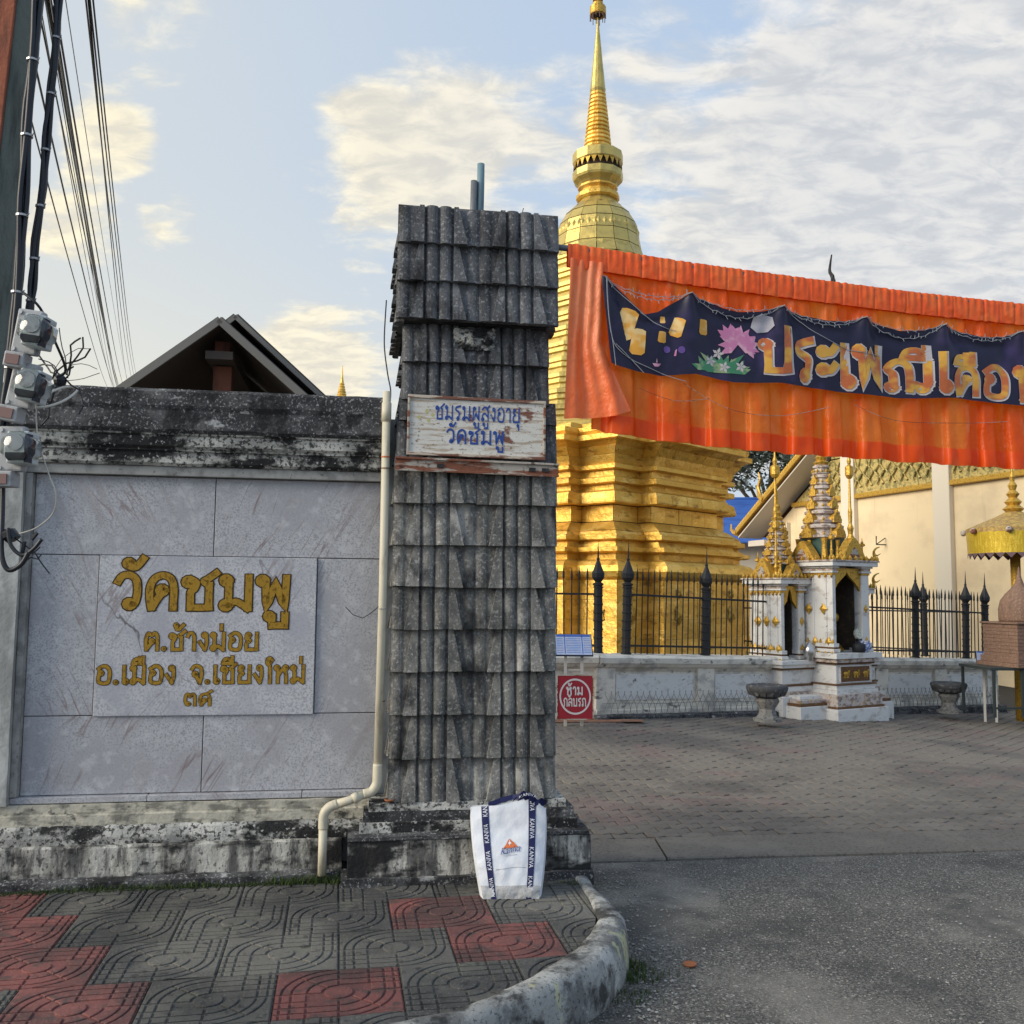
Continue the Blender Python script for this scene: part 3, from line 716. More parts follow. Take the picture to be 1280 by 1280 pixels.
# pavement with pressed tiles
E1 = Vector((cos(R(10.3)), sin(R(10.3)), 0)); E2 = Vector((-sin(R(10.3)), cos(R(10.3)), 0))
TO = Vector((-0.604, 3.55, 0)); TW, TH = 0.4525, 0.408
INNER = [(0.335, 4.95), (0.365, 4.70), (0.395, 4.42), (0.372, 4.22), (0.262, 3.95), (0.105, 3.70), (-0.05, 3.51), (-0.26, 3.335), (-0.60, 3.215), (-1.2, 3.10), (-3.6, 2.75)]
OUTER = [(0.405, 5.0), (0.435, 4.74), (0.495, 4.53), (0.515, 4.26), (0.415, 3.93), (0.250, 3.67), (0.035, 3.45), (-0.19, 3.28), (-0.33, 3.215), (-0.64, 3.11), (-1.22, 3.0), (-3.6, 2.64)]
sb = MB()
poly = INNER + [(-3.6, 5.6), (0.3, 5.6)]
sb.prism(poly[::-1], lambda x, y: (x, y, -0.05), lambda x, y: (x, y, SW - 0.0165))
side = struct(sb.build('pavement', M['joint']))
def tile_mesh():
    mb = MB(); GR = 0.0046
    hw, hh = TW / 2 - 0.0015, TH / 2 - 0.0015
    mb.box(-hw, hw, -hh, hh, -0.02, -0.006)
    def cell(poly):
        # shrink toward the centre by the groove width and raise it
        n = len(poly); cx = sum(p[0] for p in poly) / n; cy = sum(p[1] for p in poly) / n
        def ins(d):
            out = []
            for i in range(n):
                a = Vector(poly[i - 1]); p = Vector(poly[i]); b = Vector(poly[(i + 1) % n])
                d1 = (p - a); d2 = (b - p)
                if d1.length < 1e-6 or d2.length < 1e-6: out.append(tuple(p)); continue
                n1 = Vector((-d1.y, d1.x)).normalized(); n2 = Vector((-d2.y, d2.x)).normalized()
                bis = n1 + n2
                if bis.length < 1e-3: bis = n1
                m = d / max(0.5, bis.normalized().dot(n1))
                out.append(tuple(p + bis.normalized() * m))
            return out
        area = sum(poly[i - 1][0] * poly[i][1] - poly[i][0] * poly[i - 1][1] for i in range(n))
        if area < 0: poly = poly[::-1]
        lo_, hi_ = ins(GR), ins(GR + 0.0025)
        mb.loft([[(x, y, -0.0065) for x, y in lo_], [(x, y, -0.0015) for x, y in lo_], [(x, y, 0) for x, y in hi_]])
    rad = [0.058, 0.112, 0.167, min(hw, hh) + 0.0]
    cell([(0.056 * cos(2 * pi * i / 16), 0.056 * sin(2 * pi * i / 16)) for i in range(16)])
    for sgn in (1, -1):
        S = lambda pl_: [(sgn * x, sgn * y) for x, y in pl_]
        ys = [0.0, 0.066, 0.112, 0.158, hh]
        xs = [0.0] + rad[1:3] + [hh, hw]
        # straight strips
        for a in range(len(xs) - 1):
            for b in range(4):
                y0 = ys[b]
                if a == 0 and b == 0: continue
                if xs[a + 1] - xs[a] < .004: continue
                cell(S([(xs[a], y0), (xs[a + 1], y0), (xs[a + 1], ys[b + 1]), (xs[a], ys[b + 1])]))
        # rings sweeping round the disc
        RR = [0.058, 0.112, 0.167, hh]
        for a in range(3):
            for (t0, t1) in ((0, -45), (-45, -90)):
                out_ = [(RR[a + 1] * cos(R(t0 + (t1 - t0) * i / 4)), RR[a + 1] * sin(R(t0 + (t1 - t0) * i / 4))) for i in range(5)]
                in_ = [(RR[a] * cos(R(t0 + (t1 - t0) * i / 4)), RR[a] * sin(R(t0 + (t1 - t0) * i / 4))) for i in range(5)]
                cell(S(out_ + in_[::-1]))
        arc = [(hh * cos(R(-90 + 90 * i / 8)), hh * sin(R(-90 + 90 * i / 8))) for i in range(9)]
        cell(S(arc + [(hw, 0), (hw, -hh)]))
    return mb
tmb = tile_mesh()
tile_g = tmb.mesh('paving_tile', M['ftile']); tile_r = tmb.mesh('paving_tile_red', M['ftilered'])
import bmesh
REDS = {(0, 0), (1, 1), (-2, 0), (-3, 1), (-3, 2), (1, 2), (-4, 3)}
for j in range(-2, 5):
    for i in range(-6, 4):
        # running bond: every row is shifted half a tile
        ctr = TO + E1 * (i * TW + (TW / 2 if j % 2 else 0) - 0.004) + E2 * (j * 0.404 * 1.0)
        if ctr.x < -3.0: continue
        rel = [Vector((x, y)) for x, y in INNER]
        loc = (ctr.x, ctr.y, SW - 0.0005 + random.uniform(-.001, .001))
        red = (i, j) in REDS
        # is the tile cut by the kerb?
        crn = [ctr + E1 * (sx * TW / 2) + E2 * (sy * TH / 2) for sx in (-1, 1) for sy in (-1, 1)]
        def outside(p, k):
            a, b = rel[k], rel[k + 1]; d = b - a
            return (d.x * (p.y - a.y) - d.y * (p.x - a.x)) > 0
        cuts = [k for k in range(len(rel) - 1) if any(outside(p, k) for p in crn)]
        if any(all(outside(p, k) for p in crn) for k in range(len(rel) - 1)): continue
        me = tile_r if red else tile_g
        if cuts:
            bm = bmesh.new(); bm.from_mesh(me)
            mw = Matrix.Translation(loc) @ Matrix.Rotation(R(10.3), 4, 'Z')
            inv = mw.inverted()
            for k in cuts:
                a, b = rel[k], rel[k + 1]; d = b - a
                nrm = Vector((-d.y, d.x, 0)).normalized()
                pc = inv @ Vector((a.x, a.y, 0.1)); pn = (inv.to_3x3() @ nrm)
                bmesh.ops.bisect_plane(bm, geom=bm.verts[:] + bm.edges[:] + bm.faces[:], plane_co=pc, plane_no=pn, clear_outer=True)
            if len(bm.faces) < 3: bm.free(); continue
            me2 = bpy.data.meshes.new('paving_tile_cut'); bm.to_mesh(me2); bm.free()
            me2.materials.append(M['ftilered'] if red else M['ftile']); me = me2
        link_copy(me, 'paving_tile', side, loc, (random.uniform(-.003, .003), random.uniform(-.003, .003), R(10.3)))

# rounded kerb round the corner of the pavement
def resample(P, n):
    P = [Vector(p) for p in P]; L = [0]
    for i in range(1, len(P)): L.append(L[-1] + (P[i] - P[i - 1]).length)
    out = []
    for k in range(n + 1):
        t = L[-1] * k / n; i = 0
        while i < len(L) - 2 and L[i + 1] < t: i += 1
        out.append(P[i].lerp(P[i + 1], (t - L[i]) / max(1e-9, L[i + 1] - L[i])))
    return out
ri = resample([(p.x, p.y) for p in cat_rom(INNER, 6)], 150); ro = resample([(p.x, p.y) for p in cat_rom(OUTER, 6)], 150)
kb = MB(); rings = []
for a, b in zip(ri, ro):
    d = (b - a); wd = d.length; d.normalize()
    def pt(f, z): q = a + d * (wd * f); return (q.x, q.y, z)
    rings.append([pt(0, -.05), pt(0, SW + .001), pt(.06, SW + .012), pt(.3, SW + .016), pt(.6, SW + .014), pt(.82, SW + .006), pt(.95, SW - .012), pt(1.02, SW - .05), pt(1.05, SW * .5), pt(1.07, SW * .25), pt(1.08, -.05)])
kb.loft(rings)
rough(kb, 0.008, 7, 3.0); rough(kb, 0.003, 30, 5.0)
struct(kb.build('kerb', M['kerbcap'], smooth=True))

# ================================================================= STREET WALL
wall = thing('temple_wall', 'weathered perimeter wall with black mold on its coping, clad in grey marble, left of the tiled gate pillar', 'wall', W(0, 0, 0), (0, 0, WA))
SL, SR_ = -3.4, 0.135
Tm = 0.28                                       # marble face
rbox(SL, 0.26, Tm + .03, Tm + .20, 0.1, 2.55, 0.0).build('wall_core', M['pilaster'], wall)
# stepped base
extr([(0.15, SW - .03), (0.15, 0.355), (0.158, 0.365), (Tm + .05, 0.365), (Tm + .05, SW - .03)], SL, -0.03, .05, .006, 9, 3).build('base_course', M['moldlight'], wall, smooth=False)
extr([(0.175, 0.362), (0.172, 0.40), (0.182, 0.44), (0.19, 0.452), (Tm + .05, 0.452), (Tm + .05, 0.362)], SL, 0.06, .05, .005, 9, 4).build('base_step', M['mold'], wall)
extr([(0.205, 0.449), (0.205, 0.500), (0.222, 0.506), (0.222, 0.548), (Tm + .05, 0.552), (Tm + .05, 0.449)], SL, 0.12, .05, .004, 9, 5).build('base_ledge', M['ledge'], wall)
extr([(0.10, SW - .03), (0.10, SW + .03), (0.15, SW + .045), (0.15, SW - .03)], SL, -0.04, .05, .006, 9, 8).build('base_footing', M['molddark'], wall)
# coping and its steps
extr([(0.150, 2.410), (0.135, 2.425), (0.130, 2.52), (0.118, 2.545), (0.118, 2.615), (0.135, 2.632), (0.50, 2.632), (0.50, 2.410)], SL, 0.15, .05, .005, 9, 6).build('coping', M['molddark'], wall)
extr([(0.190, 2.330), (0.172, 2.345), (0.170, 2.396), (0.158, 2.402), (0.158, 2.412), (0.47, 2.412), (0.47, 2.330)], SL, 0.15, .05, .003, 9, 7).build('cornice_step', M['mold'], wall)
extr([(0.222, 2.248), (0.205, 2.262), (0.205, 2.318), (0.190, 2.322), (0.190, 2.333), (0.45, 2.333), (0.45, 2.248)], SL, 0.15, .05, .003, 9, 9).build('cornice_step', M['mold'], wall)
# marble surround: top, bottom, left strips
MB().box(-1.645, SR_ - .002, Tm - .045, Tm + .03, 2.198, 2.2475).build('marble_trim', M['mframe'], wall, bevel=.003)
MB().box(-1.645, -1.00, Tm - .040, Tm + .03, 0.553, 0.583).build('marble_trim', M['marble'], wall, bevel=.003)
MB().box(-0.997, -0.24, Tm - .040, Tm + .03, 0.553, 0.583).build('marble_trim', M['marble'], wall, bevel=.003)
MB().box(-0.237, SR_ - .002, Tm - .040, Tm + .03, 0.553, 0.583).build('marble_trim', M['marble'], wall, bevel=.003)
MB().box(-1.645, -1.612, Tm - .045, Tm + .03, 0.586, 2.195).build('marble_trim', M['mframe'], wall, bevel=.003)
gp = 0.0022
def slab(x0, x1, z0, z1, m='marble', t=0.0, name='marble_slab'):
    return MB().box(x0 + gp, x1 - gp, Tm - t, Tm + .028, z0 + gp, z1 - gp).build(name, M[m], wall, bevel=.0025)
slab(-1.612, -0.725, 1.785, 2.197); slab(-0.725, SR_, 1.785, 2.197, 'marbleb', t=.001)
slab(-1.612, -1.285, 0.975, 1.785, t=.001); slab(-0.192, SR_, 0.975, 1.785, 'marbleb')
slab(-1.612, -0.745, 0.584, 0.975, 'marbleb'); slab(-0.745, SR_, 0.584, 0.975, 'marbleb', t=.0015)
# left pilaster
rbox(-3.4, -1.646, 0.20, Tm + .04, 0.552, 2.246, 0.003, .08).build('wall_pilaster', M['pilaster'], wall)

plq = thing('marble_plaque', 'pale marble name plaque with gold Thai letters in the middle of the grey wall', 'plaque', W(-1.282, Tm - .014, 0.972), (0, 0, WA))
MB().box(0, 1.088, 0, .0135, 0, .812).build('slab', M['plaque'], plq, bevel=.003)
def plane_fn(x, y, l): return (x, -l, y)
def both(parent, lines, wg, wo, m1, m2, fn=plane_fn, l0=0.0012, name='lettering'):
    a = MB(); b = MB()
    for (tx, x0, x1, y0, h) in lines:
        thai(a, tx, fn, x0, x1, y0, h, wo, l0); thai(b, tx, fn, x0, x1, y0, h, wg, l0 + .0016)
    if m2: a.build('letter_edge', M[m2], parent)
    b.build(name, M[m1], parent)
both(plq, [('วัดชมพู', .085, .985, .545, .165)], .098, .135, 'goldpaint', 'letteredge')
both(plq, [('ต.ช้างม่อย', .235, .815, .333, .085), ('อ.เมือง', .012, .405, .165, .085), ('จ.เชียงใหม่', .470, 1.055, .165, .085), ('๓๕', .44, .585, .052, .058)], .095, .135, 'goldpaint', 'letteredge')

# ================================================================= GATE PILLAR
pil = thing('gate_pillar', 'tall square gate pillar faced with rows of grey concrete roof tiles on a moldy stepped base', 'pillar', W(0, 0, 0), (0, 0, WA))
rbox(0.0, 1.225, 0.0, 0.95, SW - .03, 0.385, .006, .045, 9, 11).build('plinth_block', M['moldlight'], pil)
rbox(-0.03, 1.235, -0.03, 0.90, SW - .03, SW + .035, .006, .045, 9, 17).build('plinth_foot', M['molddark'], pil)
extr([(0.0, .383), (-.012, .39), (-.012, .405), (.05, .412), (.88, .412), (.88, .383)], 0.0, 1.215, .045, .006, 9, 12).build('plinth_lip', M['molddark'], pil)
rbox(0.055, 1.165, 0.04, 0.87, 0.410, 0.462, .005, .045, 9, 13).build('plinth_step', M['mold'], pil)
rbox(0.075, 1.15, 0.055, 0.86, 0.460, 0.512, .006, .045, 9, 14).build('plinth_step', M['molddark'], pil)
rbox(0.10, 1.11, 0.062, 0.84, 0.511, 0.552, .005, .045, 9, 15).build('plinth_step', M['mold'], pil)

def roof_tile(mirror, h):
    """one facing tile: flat pan, tapering wedge and a half-round roll; origin at its lower left, face towards -y"""
    w_ = 0.2145; mb = MB()
    X = (lambda x: w_ - x) if mirror else (lambda x: x)
    tp, bt = 0.020, -0.009                          # top sits back, bottom stands proud
    def P(x, z, y): return (X(x), y + bt + (tp - bt) * (z / h), z)
    mb.prism([(0, 0), (w_, 0), (w_, h + .01), (0, h + .01)], lambda x, z: P(x, z, -.006), lambda x, z: P(x, z, .022))
    # rounded pan
    mb.loft([[P(.003 + .062 * i / 5 * (1 - .0), z, -.006 - .010 * sin(pi * i / 5) ** .6) for i in range(6)] for z in (0, h)], closed=False)
    # wedge: narrow at the top, wide at the foot
    zt, zb = h + .008, -.002
    a = [(.112, zt), (.136, zt), (.136, zb), (.066, zb)]
    mb.prism(a, lambda x, z: P(x, z, -.036 + (z / h) * .006), lambda x, z: P(x, z, .0))
    # roll
    rings = []
    for z in (-.001, h + .009):
        rings.append([P(.1785 - .0325 * cos(pi * i / 8), z, -.002 - .029 * sin(pi * i / 8) ** .7) for i in range(9)])
    b = len(mb.v); mb.loft(rings, closed=False)
    mb.f.append(tuple(b + i for i in range(9)))
    return mb
TH_ = 0.2175
def side_rows(z0, n, h, s0, s1, t0, t1, m, tag_='roof_tile'):
    mA = roof_tile(False, h).mesh(tag_, M[m]); mB = roof_tile(True, h).mesh(tag_, M[m])
    for r in range(n):
        z = z0 + r * h; k = (s1 - s0) / (4 * .2145)
        for i in range(4):
            link_copy(mB if i % 2 else mA, tag_, pil, (s0 + i * .2145 * k + random.uniform(-.001, .001), t0 + random.uniform(-.003, .003), z + random.uniform(-.003, .003)),
                      (random.uniform(-.006, .006), random.uniform(-.008, .008), 0), (k, 1, 1))
        nd = 3; kd = (t1 - t0 - .05) / (nd * .2145)
        for i in range(nd):
            link_copy(mB if i % 2 else mA, tag_, pil, (s0 + .030, t1 - i * .2145 * kd, z), (0, 0, -pi / 2), (kd, 1, 1))
            link_copy(mA if i % 2 else mB, tag_, pil, (s1 - .036, t0 + .05 + i * .2145 * kd, z), (0, 0, pi / 2), (kd, 1, 1))
MB().box(.225, 1.03, .14, .80, .55, 2.60).build('pillar_core', M['core'], pil)
MB().box(.262, .985, .16, .78, 2.60, 3.05).build('pillar_core', M['core'], pil)
MB().box(.225, 1.01, .075, .84, 3.035, 3.625).build('cap_core', M['core'], pil)
side_rows(0.552, 8, 0.2175, 0.195, 1.060, 0.10, 0.82, 'tile')
side_rows(2.292, 1, 0.2175, 0.205, 1.060, 0.11, 0.82, 'tiledark')
side_rows(2.5095, 1, 0.115, 0.215, 1.060, 0.12, 0.82, 'tiledark')
side_rows(2.622, 2, 0.206, 0.228, 1.018, 0.12, 0.80, 'tiledark')
side_rows(3.030, 3, 0.2035, 0.188, 1.048, 0.02, 0.88, 'tiledark')
# lump of rubble under the cap where a tile has broken
rb = MB(); rb.grid(lambda u, v: (.50 + .22 * u, .095 - .03 * sin(pi * u) * sin(pi * v), 2.90 + .11 * v), 14, 8); rough(rb, .018, 40, 2)
rb.build('broken_mortar', M['mold'], pil)

# tin sign
sg = thing('painted_tin_sign', 'rust-stained white tin sign with blue Thai lettering hung on the tiled pillar', 'sign', W(0.255, 0.035, 2.318), (R(-1.5), R(0.6), WA))
MB().box(.012, .718, .004, .012, .012, .306).build('sign_panel', M['tin'], sg)
for (a, b, c, d) in ((0, .73, 0, .016), (0, .73, .302, .318)): MB().box(a, b, -.006, .014, c, d).build('sign_frame', M['signframe'], sg, bevel=.002)
for (a, b) in ((0, .0115), (.7185, .73)): MB().box(a, b, -.0055, .0135, .0165, .3015).build('sign_frame', M['rust'], sg, bevel=.002)
fn_s = lambda x, y, l: (x, .004 - l, y)
both(sg, [('ชมรมผูสูงอายุ', .145, .600, .196, .072), ('วัดชมพู', .205, .520, .072, .070)], .075, .05, 'ink', None, fn_s, .0008)
gh = MB()
for x, z in ((.06, .20), (.10, .235), (.11, .185), (.13, .215)): gh.add([(x - .012, .0032, z), (x, .0032, z + .014), (x + .012, .0032, z), (x, .0032, z - .012)], [(0, 3, 2, 1)])
gh.build('faded_mark', M['yellowghost'], sg)
rail = thing('rusty_rail', 'rusty steel channel screwed across the pillar below the tin sign', 'rail', W(0.198, 0.045, 2.235), (0, R(0.8), WA))
MB().add([(0, 0, 0)], []).loft([[(x, -.0, 0), (x, -.018, 0), (x, -.018, .010), (x, -.004, .014), (x, -.004, .058), (x, -.018, .062), (x, -.018, .072), (x, .0, .072)] for x in (0, .86)]).build('channel', M['rust'], rail)
for x in (.215, .70, .77): MB().box(x, x + .035, -.012, -.004, .024, .044).build('clamp', M['core'], rail)

# conduits behind the pillar top
cp = thing('vent_pipes', 'bundle of blue-grey pipes rising behind the top of the pillar', 'pipes', W(.668, .45, 3.50), (0, 0, WA))
MB().tube([(0, 0, 0), (.006, 0, .46), (.006, 0, .60)], .022, 12).build('pipe', M['pvcb'], cp, smooth=True)
MB().tube([(-.040, -.01, 0), (-.034, -.01, .49)], .020, 12).build('pipe', M['steel'], cp, smooth=True)
MB().tube([(-.095, 0, 0), (-.09, 0, .23)], .013, 8).build('pipe', M['cable'], cp, smooth=True)
tw = MB()
for a, b, c in (((0, 0, 0), (-.03, 0, .09), (-.06, 0, .15)), ((-.03, 0, .09), (.0, 0, .12), (.012, 0, .17)), ((-.01, 0, .03), (.03, 0, .05), (.05, 0, .05)), ((-.04, 0, .11), (-.02, 0, .13), (-.02, 0, .14))): tw.tube([a, b, c], .0025, 4)
o = tw.build('dry_twig', M['twig'], loc=W(.89, .3, 3.62)); tag(o, 'small dry twig sprouting from the top of the pillar', 'twig')

# drain pipe
dp = thing('drain_pipe', 'old cream plastic drain pipe between marble wall and pillar, bending left at foot', 'pipe', W(.150, .10, 0), (0, 0, WA))
def bend(P, k=5): return [(p.x, 0, p.y) for p in cat_rom(P, k)]
MB().tube([(.0, .015, 2.66), (0, .015, 1.6), (-.008, .005, .72)], .0215, 14).build('pipe_run', M['pvc'], dp, smooth=True)
MB().tube(bend([(-.008, .74), (-.009, .68), (-.012, .64), (-.035, .605), (-.075, .592)]), .0245, 14).build('pipe_elbow', M['pvc'], dp, smooth=True)
MB().tube([(-.068, .0, .594), (-.145, -.01, .565), (-.225, -.012, .545)], .0215, 14).build('pipe_run', M['pvc'], dp, smooth=True)
MB().tube([(-.10, -.004, .583), (-.13, -.008, .570)], .0255, 14).build('pipe_collar', M['pvc'], dp, smooth=True)
MB().tube([(x, -.012, z) for x, _, z in bend([(-.205, .549), (-.242, .535), (-.268, .505), (-.272, .46), (-.272, .43)])], .0245, 14).build('pipe_elbow', M['pvc'], dp, smooth=True)
MB().tube([(-.272, -.012, .445), (-.272, -.012, SW + .03)], .0215, 14).build('pipe_run', M['pvc'], dp, smooth=True)
MB().tube([(0, .015, 2.60), (0, .015, 2.50)], .0255, 14).build('pipe_collar', M['pvc'], dp, smooth=True)
for z in (2.31, 2.25, 1.52, 1.05, .70): MB().tube([(.0, .013, z), (0, .013, z + .006)], .0232, 12).build('wire_tie', M['rust'] if z < 2.3 else M['logoorange'], dp)
MB().tube([(-.02, -.012, 1.535), (-.06, -.02, 1.50), (-.10, -.01, 1.475), (-.15, .1, 1.49), (-.19, .14, 1.53)], .0022, 4).build('loose_wire', M['cable'], dp)

# ================================================================= TOTE BAG
BX = Vector((0.012, 4.60, SW))
bag = thing('tote_bag', 'white woven tote bag with navy straps lettered KANIVA leaning against the pillar base', 'bag', BX, (0, 0, R(2)))
BWb, BWt, BH = .262, .365, .415
def bagF(u, v, l=0.0):                         # front face; u across, v up
    k = max(0.0, v)
    wd = BWb + (BWt - BWb) * (1 - (1 - k) ** 1.7)
    x = (u - .5) * wd - .012 * k
    top = BH + (.022 * math.exp(-((u - .73) / .22) ** 2) - .020 * (1 - u) ** 2 - .03 * max(0, u - .86) / .14)
    y = .155 * k + .010 * mn.noise(Vector((u * 2.6, v * 3.5, 7))) * (.3 + k) + .006 * mn.noise(Vector((u * 6 + v * 4, v * 8 - u * 3, 2))) + .004 * abs(mn.noise(Vector((u * 12 - v * 7, v * 14, 5)))) - .020 * sin(pi * u) ** .7 * (1 - k * .5) * sin(min(1.0, k * 3) * pi / 2) + .004 * sin(9 * k + 3 * u)
    z = top * k * .985
    return (x, y - l, z + l * .1)
bf = MB(); bf.grid(lambda u, v: bagF(u, .14 + v * .86), 26, 26); bf.build('front_panel', M['bag'], bag, smooth=True)
bb = MB(); bb.grid(lambda u, v: (lambda p: (p[0] * (1 + .0 * v), p[1] - .004 * sin(v * pi) - (.010 * sin(u * 17) * sin(v * pi) * .3), p[2]))(bagF(u, v * .14)), 26, 8); bb.build('bottom_panel', M['baggrey'], bag, smooth=True)
def bagB(u, v):
    p = bagF(u, v); return (p[0] * 1.0, p[1] + .165 * (1 - v) + .045 * v, p[2] - .004 * v)
bk = MB(); bk.grid(lambda u, v: bagB(1 - u, v), 16, 16); bk.build('back_panel', M['bag'], bag, smooth=True)
for e, nm in ((0, 'side_panel'), (1, 'side_panel')):
    sp_ = MB()
    def sf(u, v, e=e):
        a = Vector(bagF(e, v)); b = Vector(bagB(e, v)); q = a.lerp(b, u)
        q.x += (-1 if e == 0 else 1) * .018 * sin(pi * u) * (1 - v * .7) * (1 if v < .9 else .6)
        return q
    sp_.grid(sf, 8, 16); sp_.build(nm, M['bag'], bag, smooth=True)
MB().grid(lambda u, v: (lambda a, b: a.lerp(b, v))(Vector(bagF(u, 0)), Vector(bagB(u, 0))), 6, 4).build('base', M['baggrey'], bag)
for (uc, v1) in ((.185, 1.0), (.815, 1.0)):
    st = MB(); hwid = .048
    def uu_(v, uc=uc): return uc + (.0 if uc < .5 else .0)
    st.grid(lambda u, v: bagF(uc - hwid + 2 * hwid * u, v * v1, .0025), 3, 30)
    so = st.build('strap', M['navy'], bag, smooth=True)
    vs, fs = latin('KANIVA')
    for k in range(4):
        lt = MB()
        v0 = .03 + k * .285; L_ = .20
        if v0 + L_ > 1.0: L_ = .20
        pts = []
        for (a, b) in vs:
            if uc < .5: U_, V_ = uc + (.032 - b * .064), v0 + a * L_          # reads upwards
            else: U_, V_ = uc - (.032 - b * .064), v0 + L_ - a * L_           # reads downwards
            pts.append(bagF(U_, min(V_, 1.0), .0042))
        lt.add(pts, fs)
        lt.build('strap_lettering', M['white'], so)
# handles folded over the rim
hd = MB()
def band(mb, P, wv):
    P = [Vector(p) for p in P]
    for i in range(len(P)):
        mb.v.append(tuple(P[i] - wv)); mb.v.append(tuple(P[i] + wv))
    b = len(mb.v) - 2 * len(P)
    for i in range(len(P) - 1): mb.f.append((b + 2 * i, b + 2 * i + 1, b + 2 * i + 3, b + 2 * i + 2))
band(hd, [(.10, .15, .41), (.075, .135, .445), (.05, .13, .462), (.03, .135, .448), (.015, .15, .42)], Vector((.012, 0, .012)))
band(hd, [(.045, .12, .43), (.06, .115, .455), (.085, .118, .462), (.105, .125, .44), (.125, .14, .405)], Vector((.014, .004, .006)))
band(hd, [(-.11, .17, .395), (-.05, .185, .415), (.01, .19, .43), (.04, .17, .435)], Vector((0, .004, .012)))
band(hd, [(.12, .12, .40), (.135, .13, .432), (.15, .15, .425), (.165, .17, .395)], Vector((.012, .004, .006)))
hd.build('handles', M['navy'], bag)
hl = MB(); vs, fs = latin('KANIVA')
hl.add([(.04 + a * .085, .108 + abs(a - .5) * .02, .436 + .018 * sin(pi * a) + b * .014) for (a, b) in vs], fs); hl.build('handle_lettering', M['white'], bag)
# printed logo: a mountain over a word
lg = MB()
fu = lambda x, y, l=.0035: bagF(.5 + x, .50 + y, l)
lg.add([fu(-.105, .03), fu(-.055, .062), fu(-.02, .105), fu(.0, .12), fu(.025, .098), fu(.06, .075), (fu(.085, .05)), fu(.12, .025)], [tuple(range(8))[::-1]])
lg.build('logo_mountain', M['logoorange'], bag)
lw = MB()
lw.add([fu(-.02, .075, .005), fu(-.003, .09, .005), fu(.0, .115, .005), fu(.01, .088, .005), fu(.03, .07, .005), fu(.01, .066, .005), fu(-.002, .05, .005), fu(-.008, .068, .005)], [tuple(range(8))[::-1]])
lw.build('logo_snow', M['white'], bag)
vs, fs = latin('Kaniva'); lb = MB(); lb.add([fu(-.135 + .28 * a + .03 * b, -.028 + .068 * b + .01 * a, .0055) for a, b in vs], fs); lb.build('logo_word', M['logoblue'], bag)
lgr = MB()
for i in range(11): lgr.add([fu(-.09 + .018 * i, -.048, .004), fu(-.078 + .018 * i, -.048, .004), fu(-.078 + .018 * i, -.042, .004), fu(-.09 + .018 * i, -.042, .004)], [(3, 2, 1, 0)])
lgr.build('logo_small_print', M['logogrey'], bag)
sm = MB(); sm.tube([bagF(.28 + .46 * i / 8, .315 + .012 * sin(pi * i / 8), .001) for i in range(9)], .0012, 4); sm.build('seam', M['baggrey'], bag)

# little clay dishes
def dish(loc, label, r=.028):
    d = thing('clay_dish', label, 'dish', loc)
    MB().lathe([(0, r * .55), (.004, r * .9), (.010, r), (.013, r * .97), (.009, r * .8), (.006, r * .3), (.006, .001)], 16).build('saucer', M['terracotta'], d, smooth=True)
dish(W(.205, .085, .556), 'small terracotta dish on the ledge at the left foot of the pillar')
dish((0.79, 4.27, .002), 'small terracotta ring-shaped dish lying alone on the grey asphalt', .030)

# ================================================================= FABRIC CURTAIN AND BANNER
def lerp_tab(tab, x):
    if x <= tab[0][0]: return tab[0][1]
    for a, b in zip(tab, tab[1:]):
        if x <= b[0]: return a[1] + (b[1] - a[1]) * (x - a[0]) / (b[0] - a[0])
    return tab[-1][1]
CT = [(1.0, 3.485), (1.125, 3.480), (1.786, 3.420), (2.445, 3.375), (3.129, 3.332), (3.84, 3.302), (4.8, 3.28), (6.2, 3.29)]
CB = [(1.0, 2.50), (1.277, 2.488), (1.824, 2.424), (2.426, 2.395), (3.1, 2.371), (3.84, 2.352), (4.8, 2.34), (6.2, 2.35)]
poleo = thing('banner_pole', 'grey steel tube sticking out of the pillar that carries the orange curtain', 'pole', W(1.0, .06, 3.49), (0, 0, WA))
MB().tube([(s_ - 1.0, 0, lerp_tab(CT, s_) - 3.49) for s_ in (1.0, 1.125, 1.8, 2.45, 3.1, 3.84, 4.8, 6.2)], .017, 10).build('tube', M['steel'], poleo, smooth=True)
MB().tube([(.0, .03, -.0), (.05, .0, .0)], .024, 8).build('bracket', M['core'], poleo)
cur = thing('orange_curtain', 'pleated bright orange satin curtain hanging across the temple gateway', 'curtain', W(0, 0, 0), (0, 0, WA))
SEN = 5.6
# irregular pleat phase
ph_tab = []; x_ = 1.0; k_ = 0.0; random.seed(11)
while x_ < SEN + .6:
    ph_tab.append((x_, k_)); x_ += random.uniform(.13, .34); k_ += 1.0
def pleat(s_):
    p = lerp_tab(ph_tab, s_) * 2 * pi
    q = math.tanh(5.0 * sin(p)) * .8 + .2 * sin(p)                       # flat-topped pleats
    return q, p
def cur_pt(s_, v):
    zt = lerp_tab(CT, s_) + .012; zb = lerp_tab(CB, s_)
    q, p = pleat(s_)
    a = .006 + .022 * v ** .8
    fine = .006 * sin(s_ * 96) * math.exp(-((v - .22) / .10) ** 2) + .003 * sin(s_ * 61 + 2)
    cr = .012 * mn.noise(Vector((s_ * 6, v * 3, 1))) * (0.3 + v) + .006 * mn.noise(Vector((s_ * 15 + v * 7, v * 8 - s_ * 4, 6))) + .004 * mn.noise(Vector((s_ * 30 - v * 9, v * 11, 8)))
    hem = .006 * sin(p + .6) + .010 * mn.noise(Vector((s_ * 3, 0, 3)))
    return (s_ + .010 * v * sin(p * 1.0 + 1), .075 + a * q + fine + cr, zt + (zb - zt) * v + hem * v * v)
